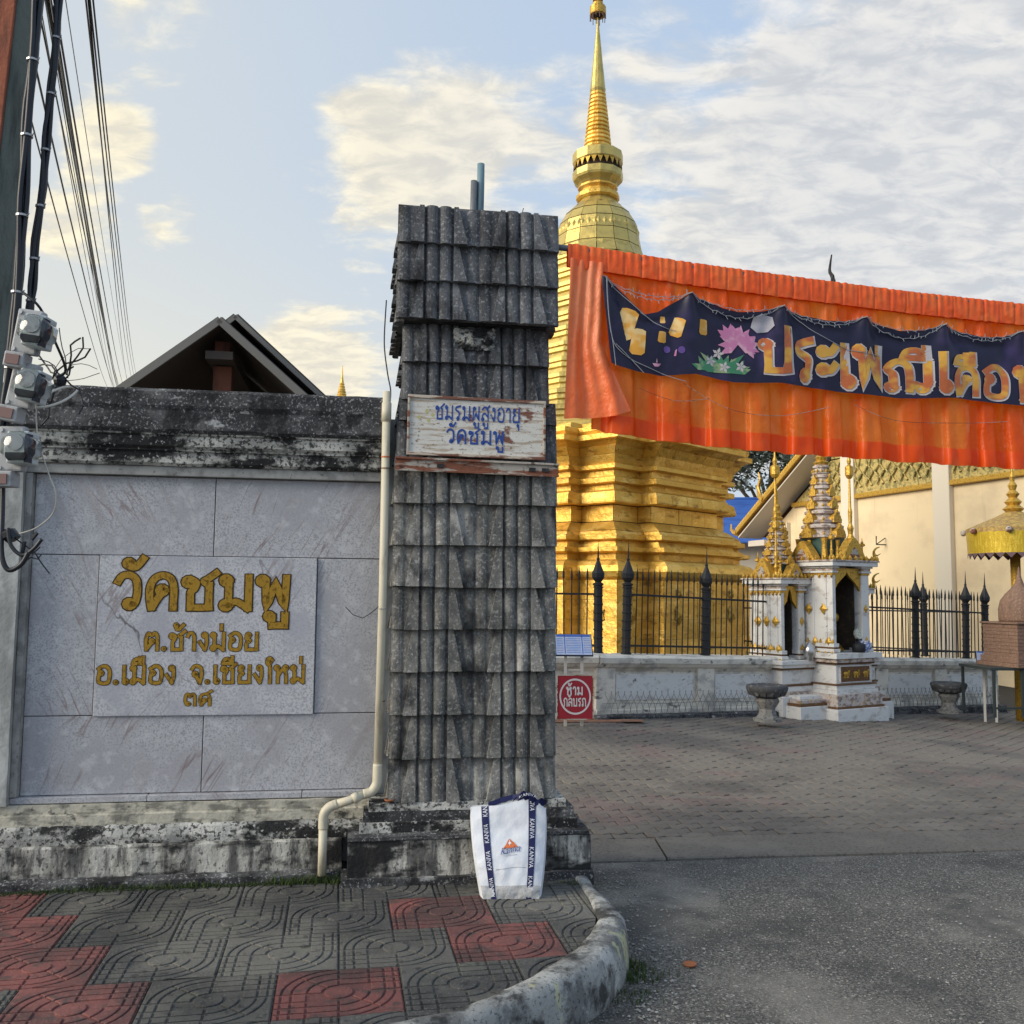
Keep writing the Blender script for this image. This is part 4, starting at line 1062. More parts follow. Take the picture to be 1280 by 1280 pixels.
cm = MB(); cm.grid(lambda u, v: cur_pt(1.24 + (SEN - 1.24) * u, .05 + .95 * v), 620, 26); cm.build('main_cloth', M['satin'], cur, smooth=True)
vm = MB()
def val_pt(s_, v):
    # gathered header that wraps over the tube, stitched every hand's breadth
    zt = lerp_tab(CT, s_) + .022 + .004 * mn.noise(Vector((s_ * 30, 0, 0))); zb = lerp_tab(CT, s_) - .105 + .006 * mn.noise(Vector((s_ * 22, 5, 0)))
    k = (s_ / .098) % 1.0
    pinch = math.exp(-((k - .5) / .045) ** 2)
    y = .040 - .004 * sin(pi * v) + .007 * pinch + .003 * sin(s_ * 150) * (1 - v)  + .004 * mn.noise(Vector((s_ * 22, v * 4, 9)))
    return (s_, y + .004 * v, zt + (zb - zt) * v)
vm.grid(lambda u, v: val_pt(1.105 + (SEN - 1.105) * u, v), 760, 8); vm.build('header_band', M['satinred'], cur, smooth=True)
fb = MB(); fb.grid(lambda u, v: (1.105 + (SEN - 1.105) * u, .078, lerp_tab(CT, 1.105 + (SEN - 1.105) * u) + .02 - .12 * v), 120, 3); fb.build('header_back', M['satinred'], cur)
hm = MB(); hm.grid(lambda u, v: (lambda p: (p[0], p[1] - .004, p[2]))(cur_pt(1.30 + (SEN - 1.30) * u, .90 + .098 * v)), 560, 4); hm.build('hem_band', M['satinhem'], cur, smooth=True)
# the loose left-hand drop, folded over itself
def drop(u, v):
    s0 = 1.118 - .035 * v; s1 = 1.300 - .02 * v + .17 * max(0, v - .55) / .45
    s_ = s0 + (s1 - s0) * u
    zt = lerp_tab(CT, s_) - .06
    zb = 2.535 + (.030 * u if u < .75 else .022 + .35 * (u - .75) * .4)
    f = .020 * sin(u * 8.0 + 1.0 + v * .6) * (.35 + v) + .008 * sin(u * 21 + 4 * v) + .006 * mn.noise(Vector((u * 5, v * 9, 2)))
    return (s_, .040 - f * .8 - .02 * v * u, zt + (zb - zt) * v)
dm = MB(); dm.grid(drop, 60, 40); dm.build('side_drop', M['satinlight'], cur, smooth=True)

BT = [(1.282, 3.322), (1.36, 3.285), (1.45, 3.19), (1.527, 3.124), (1.60, 3.142), (1.70, 3.205), (1.785, 3.254), (1.87, 3.225), (1.97, 3.185), (2.065, 3.168), (2.20, 3.178), (2.318, 3.213), (2.43, 3.170), (2.588, 3.148), (2.70, 3.150), (2.81, 3.177), (2.92, 3.135), (3.032, 3.112), (3.17, 3.122), (3.296, 3.162), (3.42, 3.122), (3.56, 3.103), (3.68, 3.112), (3.78, 3.146), (3.92, 3.105), (4.05, 3.095), (4.25, 3.14), (4.5, 3.09), (4.75, 3.13)]
BB = [(1.282, 2.845), (1.344, 2.829), (1.619, 2.789), (1.809, 2.806), (2.037, 2.772), (2.297, 2.779), (2.688, 2.742), (3.021, 2.724), (3.361, 2.739), (3.777, 2.709), (4.75, 2.70)]
PEAKS = [1.30, 1.785, 2.318, 2.81, 3.296, 3.78, 4.25]
def ban_t(s_, z_):
    zt = lerp_tab(BT, s_); zb = lerp_tab(BB, s_)
    v = min(1.0, max(0.0, (zt - z_) / (zt - zb)))
    y = .018
    for pk in PEAKS:
        d = s_ - pk
        if abs(d) < .3:
            y -= .024 * math.exp(-(d / (.025 + .075 * v)) ** 2) * (1 - .45 * v)
            y += .012 * math.exp(-((abs(d) - .07 - .10 * v) / .035) ** 2) * (1 - .5 * v)
    y += .010 * sin(v * pi) * sin(s_ * 7.0) + .004 * mn.noise(Vector((s_ * 7, z_ * 7, 3)))
    y += .010 * math.exp(-((v - .16) / .07) ** 2) * abs(sin((s_ - 1.785) / .50 * pi))
    return y
def ban(x, z, l=0.0): return (x, ban_t(x, z) - l, z)
bn = thing('printed_banner', 'dark blue printed banner with lanterns, lotus and amber Thai letters over the orange curtain', 'banner', W(0, 0, 0), (0, 0, WA))
bm_ = MB()
def bpt(u, v):
    s_ = 1.282 + (4.75 - 1.282) * u; zt = lerp_tab(BT, s_); zb = lerp_tab(BB, s_); z = zt + (zb - zt) * v
    return (s_ + .055 * v * max(0, 1 - u * 14), ban_t(s_, z), z)
bm_.grid(bpt, 460, 30); bm_.build('banner_cloth', M['vinyl'], bn, smooth=True)
BOXES = [('ป', 2.190, 2.392, 2.842, .175), ('ร', 2.385, 2.525, 2.806, .215), ('ะ', 2.52, 2.68, 2.812, .20), ('เ', 2.650, 2.765, 2.782, .225), ('พ', 2.745, 2.945, 2.790, .215),
         ('ณี', 2.935, 3.265, 2.768, .165), ('เ', 3.240, 3.352, 2.779, .205), ('ดื', 3.345, 3.535, 2.765, .15), ('อ', 3.535, 3.720, 2.758, .17), ('น', 3.735, 3.93, 2.742, .19)]
bo, bi = MB(), MB()
for ch, a, b, y0, h in BOXES:
    wf = .165 if ch != 'ณี' else .15
    sfx = (b - a)
    # heavy curly letters: outline first, amber core on top
    st, wd = strokes(ch); sx = (b - a) / wd; asp_ = h / sx
    for mbx, wg_, lf in ((bo, .205, .0030), (bi, .155, .0052)):
        f2 = lambda x, y, l: ban(a + x * sx + (0.006 if mbx is bo else 0), y0 + y * h - (0.005 if mbx is bo else 0), l)
        for q, s in enumerate(st):
            if isinstance(s, tuple): s = s[1]
            ribbon(mbx, s, wg_ * .66, f2, lf + .00015 * (q % 6))
bo.build('letter_outline', M['glyphout'], bn); bi.build('lettering', M['glyph'], bn)
def flat(name, polys, m, l=.003):
    mb = MB()
    for P in polys:
        c = (sum(p[0] for p in P) / len(P), sum(p[1] for p in P) / len(P)); n = len(P)
        Q = []
        for i in range(n):
            for j in range(4): Q.append((P[i][0] + (P[(i + 1) % n][0] - P[i][0]) * j / 4, P[i][1] + (P[(i + 1) % n][1] - P[i][1]) * j / 4))
        mb.loft([[ban(c[0] + (p[0] - c[0]) * f, c[1] + (p[1] - c[1]) * f, l) for p in Q] for f in (.02, .25, .5, .75, 1.0)], cap=False)
    return mb.build(name, M[m], bn)
def px(x, y):                                      # a spot of the print measured on the cloth, in millimetres from its top left corner
    return (1.282 + x * .001, 3.322 - y * .001)
def quad(cx, cy, w_, h_, tl, tp=.85):
    P = []
    for (x, y) in ((-w_ / 2 * tp, h_ / 2), (-w_ * .2, h_ * .56), (w_ * .2, h_ * .56), (w_ / 2 * tp, h_ / 2), (w_ / 2, -h_ * .38), (w_ * .3, -h_ / 2), (-w_ * .3, -h_ / 2), (-w_ / 2, -h_ * .38)):
        P.append((cx + x * cos(tl) - y * sin(tl), cy + x * sin(tl) + y * cos(tl)))
    return P
for (x, y, w_, h_, tl) in ((1.418, 3.062, .115, .165, -.38), (1.487, 2.965, .085, .135, -.12), (1.622, 3.000, .048, .060, -.1), (1.708, 3.058, .070, .105, -.35), (1.860, 3.070, .052, .085, -.05), (1.628, 3.098, .030, .035, 0)):
    flat('lantern_print', [quad(x, y, w_, h_, tl)], 'lantern')
pet = lambda cx, cy, a, L_, w_: [(cx, cy), (cx + cos(a) * L_ * .5 - sin(a) * w_, cy + sin(a) * L_ * .5 + cos(a) * w_), (cx + cos(a) * L_, cy + sin(a) * L_), (cx + cos(a) * L_ * .5 + sin(a) * w_, cy + sin(a) * L_ * .5 - cos(a) * w_)]
flat('lotus_print', [pet(2.06, 2.985, R(a), .115, .024) for a in range(-25, 215, 26)] + [pet(2.015, 3.02, R(a), .085, .02) for a in (50, 85, 120, 150)] + [pet(2.115, 2.975, R(a), .075, .018) for a in (-60, -20, 20, 50, 85)], 'lotuspink', .0035)
flat('leaf_print', [pet(1.965, 2.822, R(a), .17 if a in (14, 40, 140, 166) else .11, .022) for a in (14, 40, 68, 95, 120, 140, 166)] + [pet(1.87, 2.83, R(a), .09, .018) for a in (30, 80, 120, 160)] + [pet(2.05, 2.82, R(a), .09, .018) for a in (20, 60, 110, 150)], 'leafprint', .0030)
flat('flower_print', [pet(x, y, R(a), .035, .009) for (x, y) in ((1.90, 2.885), (1.98, 2.855), (2.075, 2.862), (1.945, 2.93)) for a in range(0, 360, 72)], 'glyphout', .0042)
for cx_ in (1.650, 1.730): flat('purple_dot', [[(cx_ + .020 * cos(i * .628), 2.935 + .020 * sin(i * .628)) for i in range(10)]], 'purpledot')
flat('candle_boat_print', [[(1.567, 2.855), (1.617, 2.855), (1.602, 2.838), (1.58, 2.838)], [(1.588, 2.86), (1.596, 2.86), (1.592, 2.884)], [(1.688, 2.90), (1.70, 2.90), (1.705, 2.94), (1.695, 2.93)]], 'lotuspink')
flat('tape_patch', [[(2.135, 3.085), (2.15, 3.14), (2.20, 3.165), (2.262, 3.150), (2.270, 3.10), (2.235, 3.065), (2.17, 3.055)]], 'patch', .006)
# string lights draped over it
fl = thing('fairy_lights', 'grey wire of small unlit fairy lights looped along the top of the banner', 'string lights', W(0, 0, 0), (0, 0, WA))
for i in range(len(PEAKS) - 1):
    a, b = PEAKS[i], PEAKS[i + 1]
    za, zb = lerp_tab(BT, a), lerp_tab(BT, b)
    for sag, of_ in ((.055, .0), (.10 if i % 2 else .075, .4)):
        P = []
        for k in range(22):
            t = k / 21; s_ = a + (b - a) * t; z = za + (zb - za) * t - 4 * sag * t * (1 - t) + .004 * sin(k * 2.3)
            P.append((s_, min(ban_t(s_, z), .03) - .012 + .003 * sin(k * 1.7), z))
        MB().tube(P, .0022, 4).build('wire', M['fairy'], fl)
        bl = MB()
        for k in range(1, 21, 1):
            p = P[k]; dx = random.uniform(-.012, .012); dz = random.uniform(-.022, .022)
            bl.tube([p, (p[0] + dx, p[1] - .004, p[2] + dz)], .0016, 4)
        bl.build('bulbs', M['fairy'], fl, kind='stuff')
for P in ([(1.31, 3.315), (1.32, 3.10), (1.345, 2.95), (1.36, 2.83)], [(1.305, 3.31), (1.33, 3.02), (1.40, 2.90), (1.62, 2.80), (1.75, 2.76)], [(1.5, 3.13), (1.62, 3.06), (1.70, 3.04)], [(1.29, 3.32), (1.52, 3.12), (1.6, 3.07)],
          [(1.36, 2.95), (1.45, 2.87), (1.52, 2.80)], [(2.35, 3.19), (2.50, 3.08), (2.7, 2.99), (2.9, 2.96)]):
    MB().tube([(p.x, min(ban_t(p.x, p.y), .03) - .010, p.y) for p in cat_rom(P, 6)], .002, 4).build('wire', M['fairy'], fl)
for P in ([(1.75, 2.76), (2.0, 2.63), (2.3, 2.60), (2.6, 2.66)], [(2.75, 2.68), (3.0, 2.60), (3.4, 2.60), (3.7, 2.62)], [(1.5, 2.72), (1.7, 2.66), (1.9, 2.68)]):
    MB().tube([(p.x, .036, p.y) for p in cat_rom(P, 6)], .0015, 4).build('wire', M['rust'], fl)

# ================================================================= CHEDI
random.seed(5)
CD = thing('golden_chedi', 'tall golden chedi with redented base, bell and ringed spire rising behind the gate pillar', 'stupa', (1.90, 21.0, 0.0), (0, 0, R(46)))
def redent(a, b=.52, c=.86):
    q = [(1, b), (c, b), (c, c), (b, c), (b, 1)]
    out = []
    for k in range(4):
        ca, sa = cos(k * pi / 2), sin(k * pi / 2)
        out += [(a * (x * ca - y * sa), a * (x * sa + y * ca)) for x, y in q]
    return out
def tier(name, prof, m='gold', b=.52, c=.86):
    mb = MB(); mb.loft([[(x, y, z) for x, y in redent(a, b, c)] for (z, a) in prof]); return mb.build(name, M[m], CD)
tier('plinth', m='goldold', prof=[(-1.0, 2.80), (.39, 2.80), (.40, 2.76), (1.90, 2.76)])
tier('lotus_band', [(1.90, 2.77), (1.96, 2.86), (2.06, 2.91), (2.17, 2.88), (2.25, 2.80), (2.29, 2.68)])
tier('moulding', [(2.29, 2.60), (2.41, 2.60)])
tier('moulding', [(2.41, 2.70), (2.44, 2.79), (2.52, 2.79), (2.53, 2.70)])
tier('moulding', [(2.53, 2.63), (2.66, 2.57)])
tier('moulding', [(2.66, 2.66), (2.68, 2.70), (2.77, 2.70), (2.78, 2.66)])
tier('sloping_course', [(2.78, 2.64), (2.84, 2.60), (3.02, 2.36), (3.03, 2.32)])
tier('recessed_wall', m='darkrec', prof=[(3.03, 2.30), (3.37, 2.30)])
tier('cushion_course', [(3.37, 2.50), (3.39, 2.54), (3.60, 2.50), (3.64, 2.44)])
tier('moulding', [(3.64, 2.36), (3.76, 2.36)])
tier('moulding', [(3.76, 2.47), (3.78, 2.52), (3.88, 2.52), (3.90, 2.47)])
tier('moulding', [(3.90, 2.40), (4.03, 2.40)])
tier('moulding', [(4.03, 2.48), (4.05, 2.53), (4.13, 2.53), (4.15, 2.48)])
tier('cavetto', [(4.15, 2.46), (4.32, 2.52), (4.48, 2.64), (4.56, 2.76)])
tier('cornice', [(4.56, 2.80), (4.58, 2.86), (4.68, 2.86), (4.69, 2.80)])
tier('cornice', [(4.69, 2.74), (4.76, 2.80), (4.84, 2.80), (4.86, 2.70)])
tier('platform', [(4.86, 2.40), (5.0, 2.34), (5.02, 2.28)])
NPL = [0]
def plates(z0, a0, z1, a1):
    A = redent(a0 + .012); B = redent(a1 + .012)
    for i in range(20):
        p0, p1 = Vector(A[i]), Vector(A[(i + 1) % 20]); q0, q1 = Vector(B[i]), Vector(B[(i + 1) % 20])
        k = 5 if (p1 - p0).length > 2 else 1
        for j in range(k):
            f0, f1 = j / k, (j + 1) / k; e = .006 / max(.3, (p1 - p0).length)
            o_r = [p0.lerp(p1, f0 + e).to_3d() + Vector((0, 0, z0 + .006)), p0.lerp(p1, f1 - e).to_3d() + Vector((0, 0, z0 + .006)), q0.lerp(q1, f1 - e).to_3d() + Vector((0, 0, z1 - .006)), q0.lerp(q1, f0 + e).to_3d() + Vector((0, 0, z1 - .006))]
            nrm = (o_r[1] - o_r[0]).cross(o_r[3] - o_r[0]).normalized() * random.uniform(-.004, .006)
            m_ = MB(); m_.loft([[p * .985 + Vector((0, 0, p.z * .015)) for p in o_r], [p + nrm for p in o_r]]); m_.build('gilded_plate', M['gold'], CD)
for r_i in range(4): plates(.40 + r_i * .375, 2.76 + (.0 if r_i else .04), .40 + (r_i + 1) * .375, 2.76)
plates(2.84, 2.60, 3.02, 2.36); plates(3.04, 2.30, 3.36, 2.30); plates(3.40, 2.54, 3.60, 2.50); plates(4.32, 2.52, 4.47, 2.635)
def oct_(r, n=12, ph=pi / 12): return [(r * cos(2 * pi * i / n + ph), r * sin(2 * pi * i / n + ph)) for i in range(n)]
z = 5.02; r_ = 2.22
while z < 9.0:
    dz = .36
    mb = MB(); prof = [(z, r_), (z + .02, r_ + .05), (z + .10, r_ + .05), (z + .12, r_), (z + .14, r_ - .06), (z + .24, r_ - .10), (z + .26, r_ - .05), (z + .33, r_ - .05), (z + .345, r_ - .10), (z + dz, r_ - .10)]
    mb.loft([[(x, y, zz) for x, y in oct_(r)] for zz, r in prof]); mb.build('ring_course', M['goldold'], CD)
    z += dz; r_ -= .102
# bell: one gilded plate at a time
BEL = [(9.06, 1.14), (9.36, 1.00), (9.66, .945), (9.95, .90), (10.20, .76), (10.42, .55)]
mb = MB(); mb.lathe([(zz, r - .02) for zz, r in BEL], 16, ph=pi / 12); mb.build('bell_core', M['darkrec'], CD)
for k in range(5):
    (z0, ra), (z1, rb2) = BEL[k], BEL[k + 1]
    for i in range(16):
        a0 = 2 * pi * i / 16 + pi / 12 + .007; a1 = 2 * pi * (i + 1) / 16 + pi / 12 - .007
        q = .008; mbp = MB()
        o_ring = [Vector((ra * cos(a), ra * sin(a), z0 + q)) for a in (a0, a1)] + [Vector((rb2 * cos(a), rb2 * sin(a), z1 - q)) for a in (a1, a0)]
        i_ring = [Vector((p.x * .97, p.y * .97, p.z)) for p in o_ring]
        mbp.loft([i_ring, o_ring])
        if k == 2:      # ornament band: raised diamonds
            cpt = sum(o_ring, Vector()) / 4; ax = (o_ring[1] - o_ring[0]).normalized(); az = (o_ring[3] - o_ring[0]).normalized(); nn = ax.cross(az)
            for dx in (-.14, 0, .14):
                c0 = cpt + ax * dx; mbp.add([c0 - ax * .055, c0 - az * .09, c0 + ax * .055, c0 + az * .09, c0 + nn * .03], [(0, 1, 4), (1, 2, 4), (2, 3, 4), (3, 0, 4)])
        mbp.build('bell_plate', M['goldold'], CD)
def lat(name, prof, n=12, m='goldold', smooth=False): return MB().lathe(prof, n, ph=pi / 12).build(name, M[m], CD, smooth=smooth)
lat('neck', [(10.40, .57), (10.47, .50), (10.56, .42), (10.60, .42)])
lat('throne_moulding', [(10.58, .46), (10.62, .50), (10.70, .50), (10.72, .44), (10.80, .40), (10.86, .46), (10.90, .46)], m='gold')
lat('throne_moulding', [(10.90, .42), (10.97, .47), (11.05, .56), (11.10, .58), (11.24, .58), (11.25, .50)])
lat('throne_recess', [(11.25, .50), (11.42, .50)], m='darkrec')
for i in range(24):
    a = 2 * pi * i / 24
    MB().add([(.55 * cos(a - .12), .55 * sin(a - .12), 11.46), (.55 * cos(a + .12), .55 * sin(a + .12), 11.46), (.565 * cos(a), .565 * sin(a), 11.28), (.52 * cos(a), .52 * sin(a), 11.44)], [(0, 2, 1), (0, 3, 2), (3, 1, 2)]).build('petal', M['goldtrim'], CD)
lat('throne_drum', [(11.44, .56), (11.47, .58), (11.68, .58), (11.70, .54), (11.70, .36)])
for i in range(15):
    zz = 11.70 + i * .099; r = .335 - .0105 * i
    lat('spire_ring', [(zz, r * .86), (zz + .02, r), (zz + .065, r), (zz + .099, r * .84)], 14, 'gold', False)
lat('spire_cone', [(13.18, .165), (13.24, .185), (13.30, .175), (13.9, .115), (14.5, .06), (14.75, .035), (15.05, .016), (15.75, .014)], 14)
lat('tiered_parasol', [(15.06, .10), (15.07, .185), (15.10, .195), (15.26, .19), (15.30, .13), (15.36, .125), (15.38, .05)], 14, 'goldtrim')
lat('tiered_parasol', [(15.42, .08), (15.43, .12), (15.56, .115), (15.60, .03)], 14, 'goldtrim')
lat('parasol_inside', [(15.02, .05), (15.08, .15), (15.09, .16)], 10, 'darkrec')
for i in range(14):
    a = 2 * pi * i / 14
    MB().tube([(.18 * cos(a), .18 * sin(a), 15.09), (.18 * cos(a), .18 * sin(a), 14.98 - .05 * (i % 2))], .010, 4).build('pendant', M['fringe'], CD)
# carved corner scrolls and bosses on the base
for k in range(4):
    for (fx, fy, nx, ny) in ((1, .0, 1, 0), (1, .34, 1, 0), (1, -.34, 1, 0), (.86, .70, 1, 0), (.70, .86, 0, 1)):
        ca, sa = cos(k * pi / 2), sin(k * pi / 2)
        x, y = 2.795 * fx, 2.795 * fy; X_, Y_ = x * ca - y * sa, x * sa + y * ca; N_ = (nx * ca - ny * sa, nx * sa + ny * ca)
        for zz, s_ in ((1.25, .16), (1.66, .10)):
            tx, ty = -N_[1], N_[0]; P = []
            for i in range(12):
                a = 2 * pi * i / 12; r = s_ * (1 if i % 2 else .72); P.append((X_ + tx * r * cos(a), Y_ + ty * r * cos(a), zz + r * 1.3 * sin(a)))
            b_ = MB(); b_.add(P + [(X_ + N_[0] * .05, Y_ + N_[1] * .05, zz)], [(i, (i + 1) % 12, 12) for i in range(12)]); b_.build('relief_boss', M['goldtrim'], CD)

# ================================================================= ENCLOSURE WALL, FENCE
FA = R(30.5); FS = R(1.95)
FO = Vector((1.12, 12.6, 0.0)); FROT = (0, FS, FA)
FM = Euler(FROT).to_matrix()
def Fp(s_, t_, z_): return FO + FM @ Vector((s_, t_, z_))
ew = thing('enclosure_wall', 'low whitewashed wall with moulded coping round the golden chedi', 'wall', FO, FROT)
prof = [(-.02, -.30), (-.02, .10), (.03, .12), (.05, .16), (.05, .60), (.02, .64), (-.03, .67), (-.05, .70), (-.07, .72), (-.08, .79), (-.04, .82), (.40, .83), (.40, -.30)]
extr(prof, 0, 8.75, .12, .008, 3, 21).build('wall_body', M['whitewash'], ew)
for s_ in (.0, 1.75, 5.5, 7.0, 8.45): rbox(s_ + .0, s_ + .30, .0, .1, -.05, .665, .004, .1).build('wall_pier', M['whitewash'], ew)
for (a, b) in ((.34, 1.70), (2.1, 3.4), (5.85, 6.95), (7.35, 8.4)): MB().box(a, b, .035, .052, .22, .57).build('wall_panel', M['shrinewhite'], ew, bevel=.01)
MB().box(.0, 8.7, .018, .052, .115, .19).build('wall_ledge', M['whitewash'], ew, bevel=.006)
# left return, square to the view
lw_ = thing('enclosure_wall', 'short left run of the whitewashed enclosure wall behind the red round sign', 'wall', (1.15, 12.62, 0), (0, 0, R(184)))
extr([(-y, z) for (y, z) in prof], 0, 2.6, .12, .006, 3, 22).build('wall_body', M['whitewash'], lw_)
# fence
def bar_mesh():
    mb = MB(); mb.lathe([(0, .009), (1.02, .009)], 6); mb.lathe([(1.02, .009), (1.04, .017), (1.10, .014), (1.19, .002)], 6); return mb
bar_me = bar_mesh().mesh('bar', M['iron'])
def post_mesh(h=1.12):
    mb = MB(); pr = [(0, .075), (.02, .075)]
    z = .02
    while z < h - .12:
        pr += [(z, .060), (z + .07, .060), (z + .075, .070), (z + .09, .070), (z + .095, .060)]; z += .115
    pr += [(h - .05, .060), (h - .04, .075), (h - .02, .075), (h - .01, .050), (h, .045), (h + .06, .085), (h + .12, .088), (h + .20, .055), (h + .28, .026), (h + .30, .018), (h + .32, .024), (h + .34, .014), (h + .56, .002)]
    mb.lathe(pr, 10); return mb
post_me = post_mesh(.98).mesh('post', M['iron'])
def fence(name_label, loc, rot, L, posts, group='spear-topped iron fence runs', pitch=.105):
    f = thing('iron_fence', name_label, 'fence', loc, rot, group)
    for z in (.10, .80): MB().box(0, L, -.012, .012, z, z + .028).build('rail', M['iron'], f)
    for p in posts: link_copy(post_me, 'post', f, (p, 0, 0), (0, 0, 0))
    k = pitch * .5
    while k < L:
        if all(abs(k - p) > .085 for p in posts): link_copy(bar_me, 'bar', f, (k, 0, random.uniform(-.01, .01)), (random.uniform(-.008, .008), random.uniform(-.012, .012), 0))
        k += pitch
    return f
fence('dark spear-topped iron fence with two posts between gate pillar and white shrine', Fp(.62, .2, .83), FROT, 3.1, [0, 1.43])
fence('dark iron fence with bulb-topped posts right of the white shrine', Fp(5.3, .2, .83), FROT, 3.4, [1.46, 2.84, 3.40])
fence('short iron fence run seen just right of the gate pillar', (Fp(.62, .2, .83) - Vector((.38, 0, 0))) + Vector((0, 0, 0)), (0, 0, R(180)), 2.2, [0])
# the far side of the enclosure, crossing behind
fence('iron fence crossing behind the right-hand run, against the cream wall', Fp(8.16, .2, .83), (0, FS * .0, FA + R(101)), 5.6, [.75, 2.2, 3.7], pitch=.10)
# wire edging woven in loops along the foot of the wall
we = thing('wire_edging', 'low looped wire edging fence standing along the foot of the white enclosure wall', 'fence', FO, FROT)
wm = MB(); s_ = .1
while s_ < 8.6:
    for sg_ in (1, -1):
        P = []
        for i in range(9):
            v = i / 8; P.append((s_ + sg_ * .055 * sin(v * 2 * pi * .75 + (0 if sg_ > 0 else 0)) + random.uniform(-.003, .003), -.13 + sg_ * .004, .0 + .36 * v))
        wm.tube(P, .0042, 3)
    s_ += .105
o = wm.build('woven_wire', M['wirepale'], we); o['kind'] = 'stuff'
for z in (.02, .20): MB().tube([(0 + 8.6 * i / 30, -.13, z + .008 * sin(i * 1.3)) for i in range(31)], .004, 4).build('strand', M['wirepale'], we)
ft = extr([(-.20, -.3), (-.20, .03), (-.16, .05), (-.02, .05), (-.02, -.3)], -.1, 8.7, .15, .008, 4, 30)
ft.build('wall_footing', M['molddark'], ew)

# ================================================================= SHRINE
SH = thing('spirit_shrine', 'ornate white and gold shrine with three niches under spires, built into the enclosure wall', 'shrine', Fp(3.85, -.60, -.0), (0, 0, FA))
SH.location.z = -.13
def sbox(nm, m, x0, x1, y0, y1, z0, z1, bv=.004, par=None): return MB().box(x0, x1, y0, y1, z0, z1).build(nm, M[m], par or SH, bevel=bv)
def steps(nm, x0, x1, y0, y1, rows, par=None):
    for (z0, z1, e, m) in rows: sbox(nm, m, x0 - e, x1 + e, y0 - e, y1 + e * .2, z0, z1, .004, par)
# base under all three
base_rows = [(-.2, .30, .10, 'shrinewhite'), (.301, .36, .06, 'shrinestain'), (.361, .44, .02, 'shrinewhite'), (.441, .47, .05, 'brownpanel'), (.471, .52, .07, 'shrinewhite')]
steps('base_step', -.62, 1.42, .42, 1.35, [(-.2, .28, .10, 'shrinewhite'), (.281, .34, .05, 'shrinestain'), (.341, .42, .02, 'shrinewhite'), (.421, .45, .03, 'brownpanel'), (.451, .66, .0, 'shrinewhite'), (.661, .69, .03, 'brownpanel'), (.691, .74, .06, 'shrinewhite'), (.741, .80, .09, 'shrinewhite')])
steps('base_step', -.60, 1.30, .10, .50, [(-.2, .16, .06, 'shrinewhite'), (.161, .20, .03, 'brownpanel'), (.201, .25, .0, 'shrinestain'), (.251, .30, -.06, 'shrinewhite')])
steps('base_step', .02, .80, -.02, .60, [(-.2, .12, .16, 'shrinewhite'), (.121, .15, .12, 'brownpanel'), (.151, .32, .10, 'shrinestain'), (.321, .38, .06, 'shrinewhite'), (.381, .45, .03, 'shrinewhite'), (.451, .47, .05, 'brownpanel'), (.471, .75, .0, 'shrinewhite'), (.751, .78, .03, 'brownpanel'), (.781, .84, .07, 'shrinestain'), (.841, .92, .11, 'shrinewhite')])
# panel with three small beasts
pn = sbox('relief_panel', 'brownpanel', .10, .72, -.045, -.018, .50, .72)
sbox('panel_border', 'shrinewhite', .085, .735, -.038, -.019, .485, .735, .002)
for i in range(3):
    b_ = MB(); cx = .20 + i * .21
    b_.lathe([(-.055, .01), (-.03, .035), (.03, .035), (.055, .01)], 8, (0, 0, 0))
    b_.v = [(cx + z_ * 1.0, -.050 + y_ * .3, .62 + x_ * .8) for (x_, y_, z_) in b_.v]
    for dx in (-.035, -.015, .02, .038): b_.box(cx + dx - .007, cx + dx + .007, -.056, -.046, .555, .61)
    b_.obox((cx + .04, -.058, .63), (.035, 0, .015), (0, .012, 0), (-.005, 0, .03)); b_.box(cx + .062, cx + .074, -.056, -.046, .59, .635)
    b_.build('elephant_relief', M['goldtrim'], pn)
def diamond(mb, o, ax, az, nn, w_, h_):
    o, ax, az, nn = map(Vector, (o, ax, az, nn))
    mb.add([o - ax * w_, o - az * h_, o + ax * w_, o + az * h_, o + nn * .02], [(0, 1, 4), (1, 2, 4), (2, 3, 4), (3, 0, 4)])
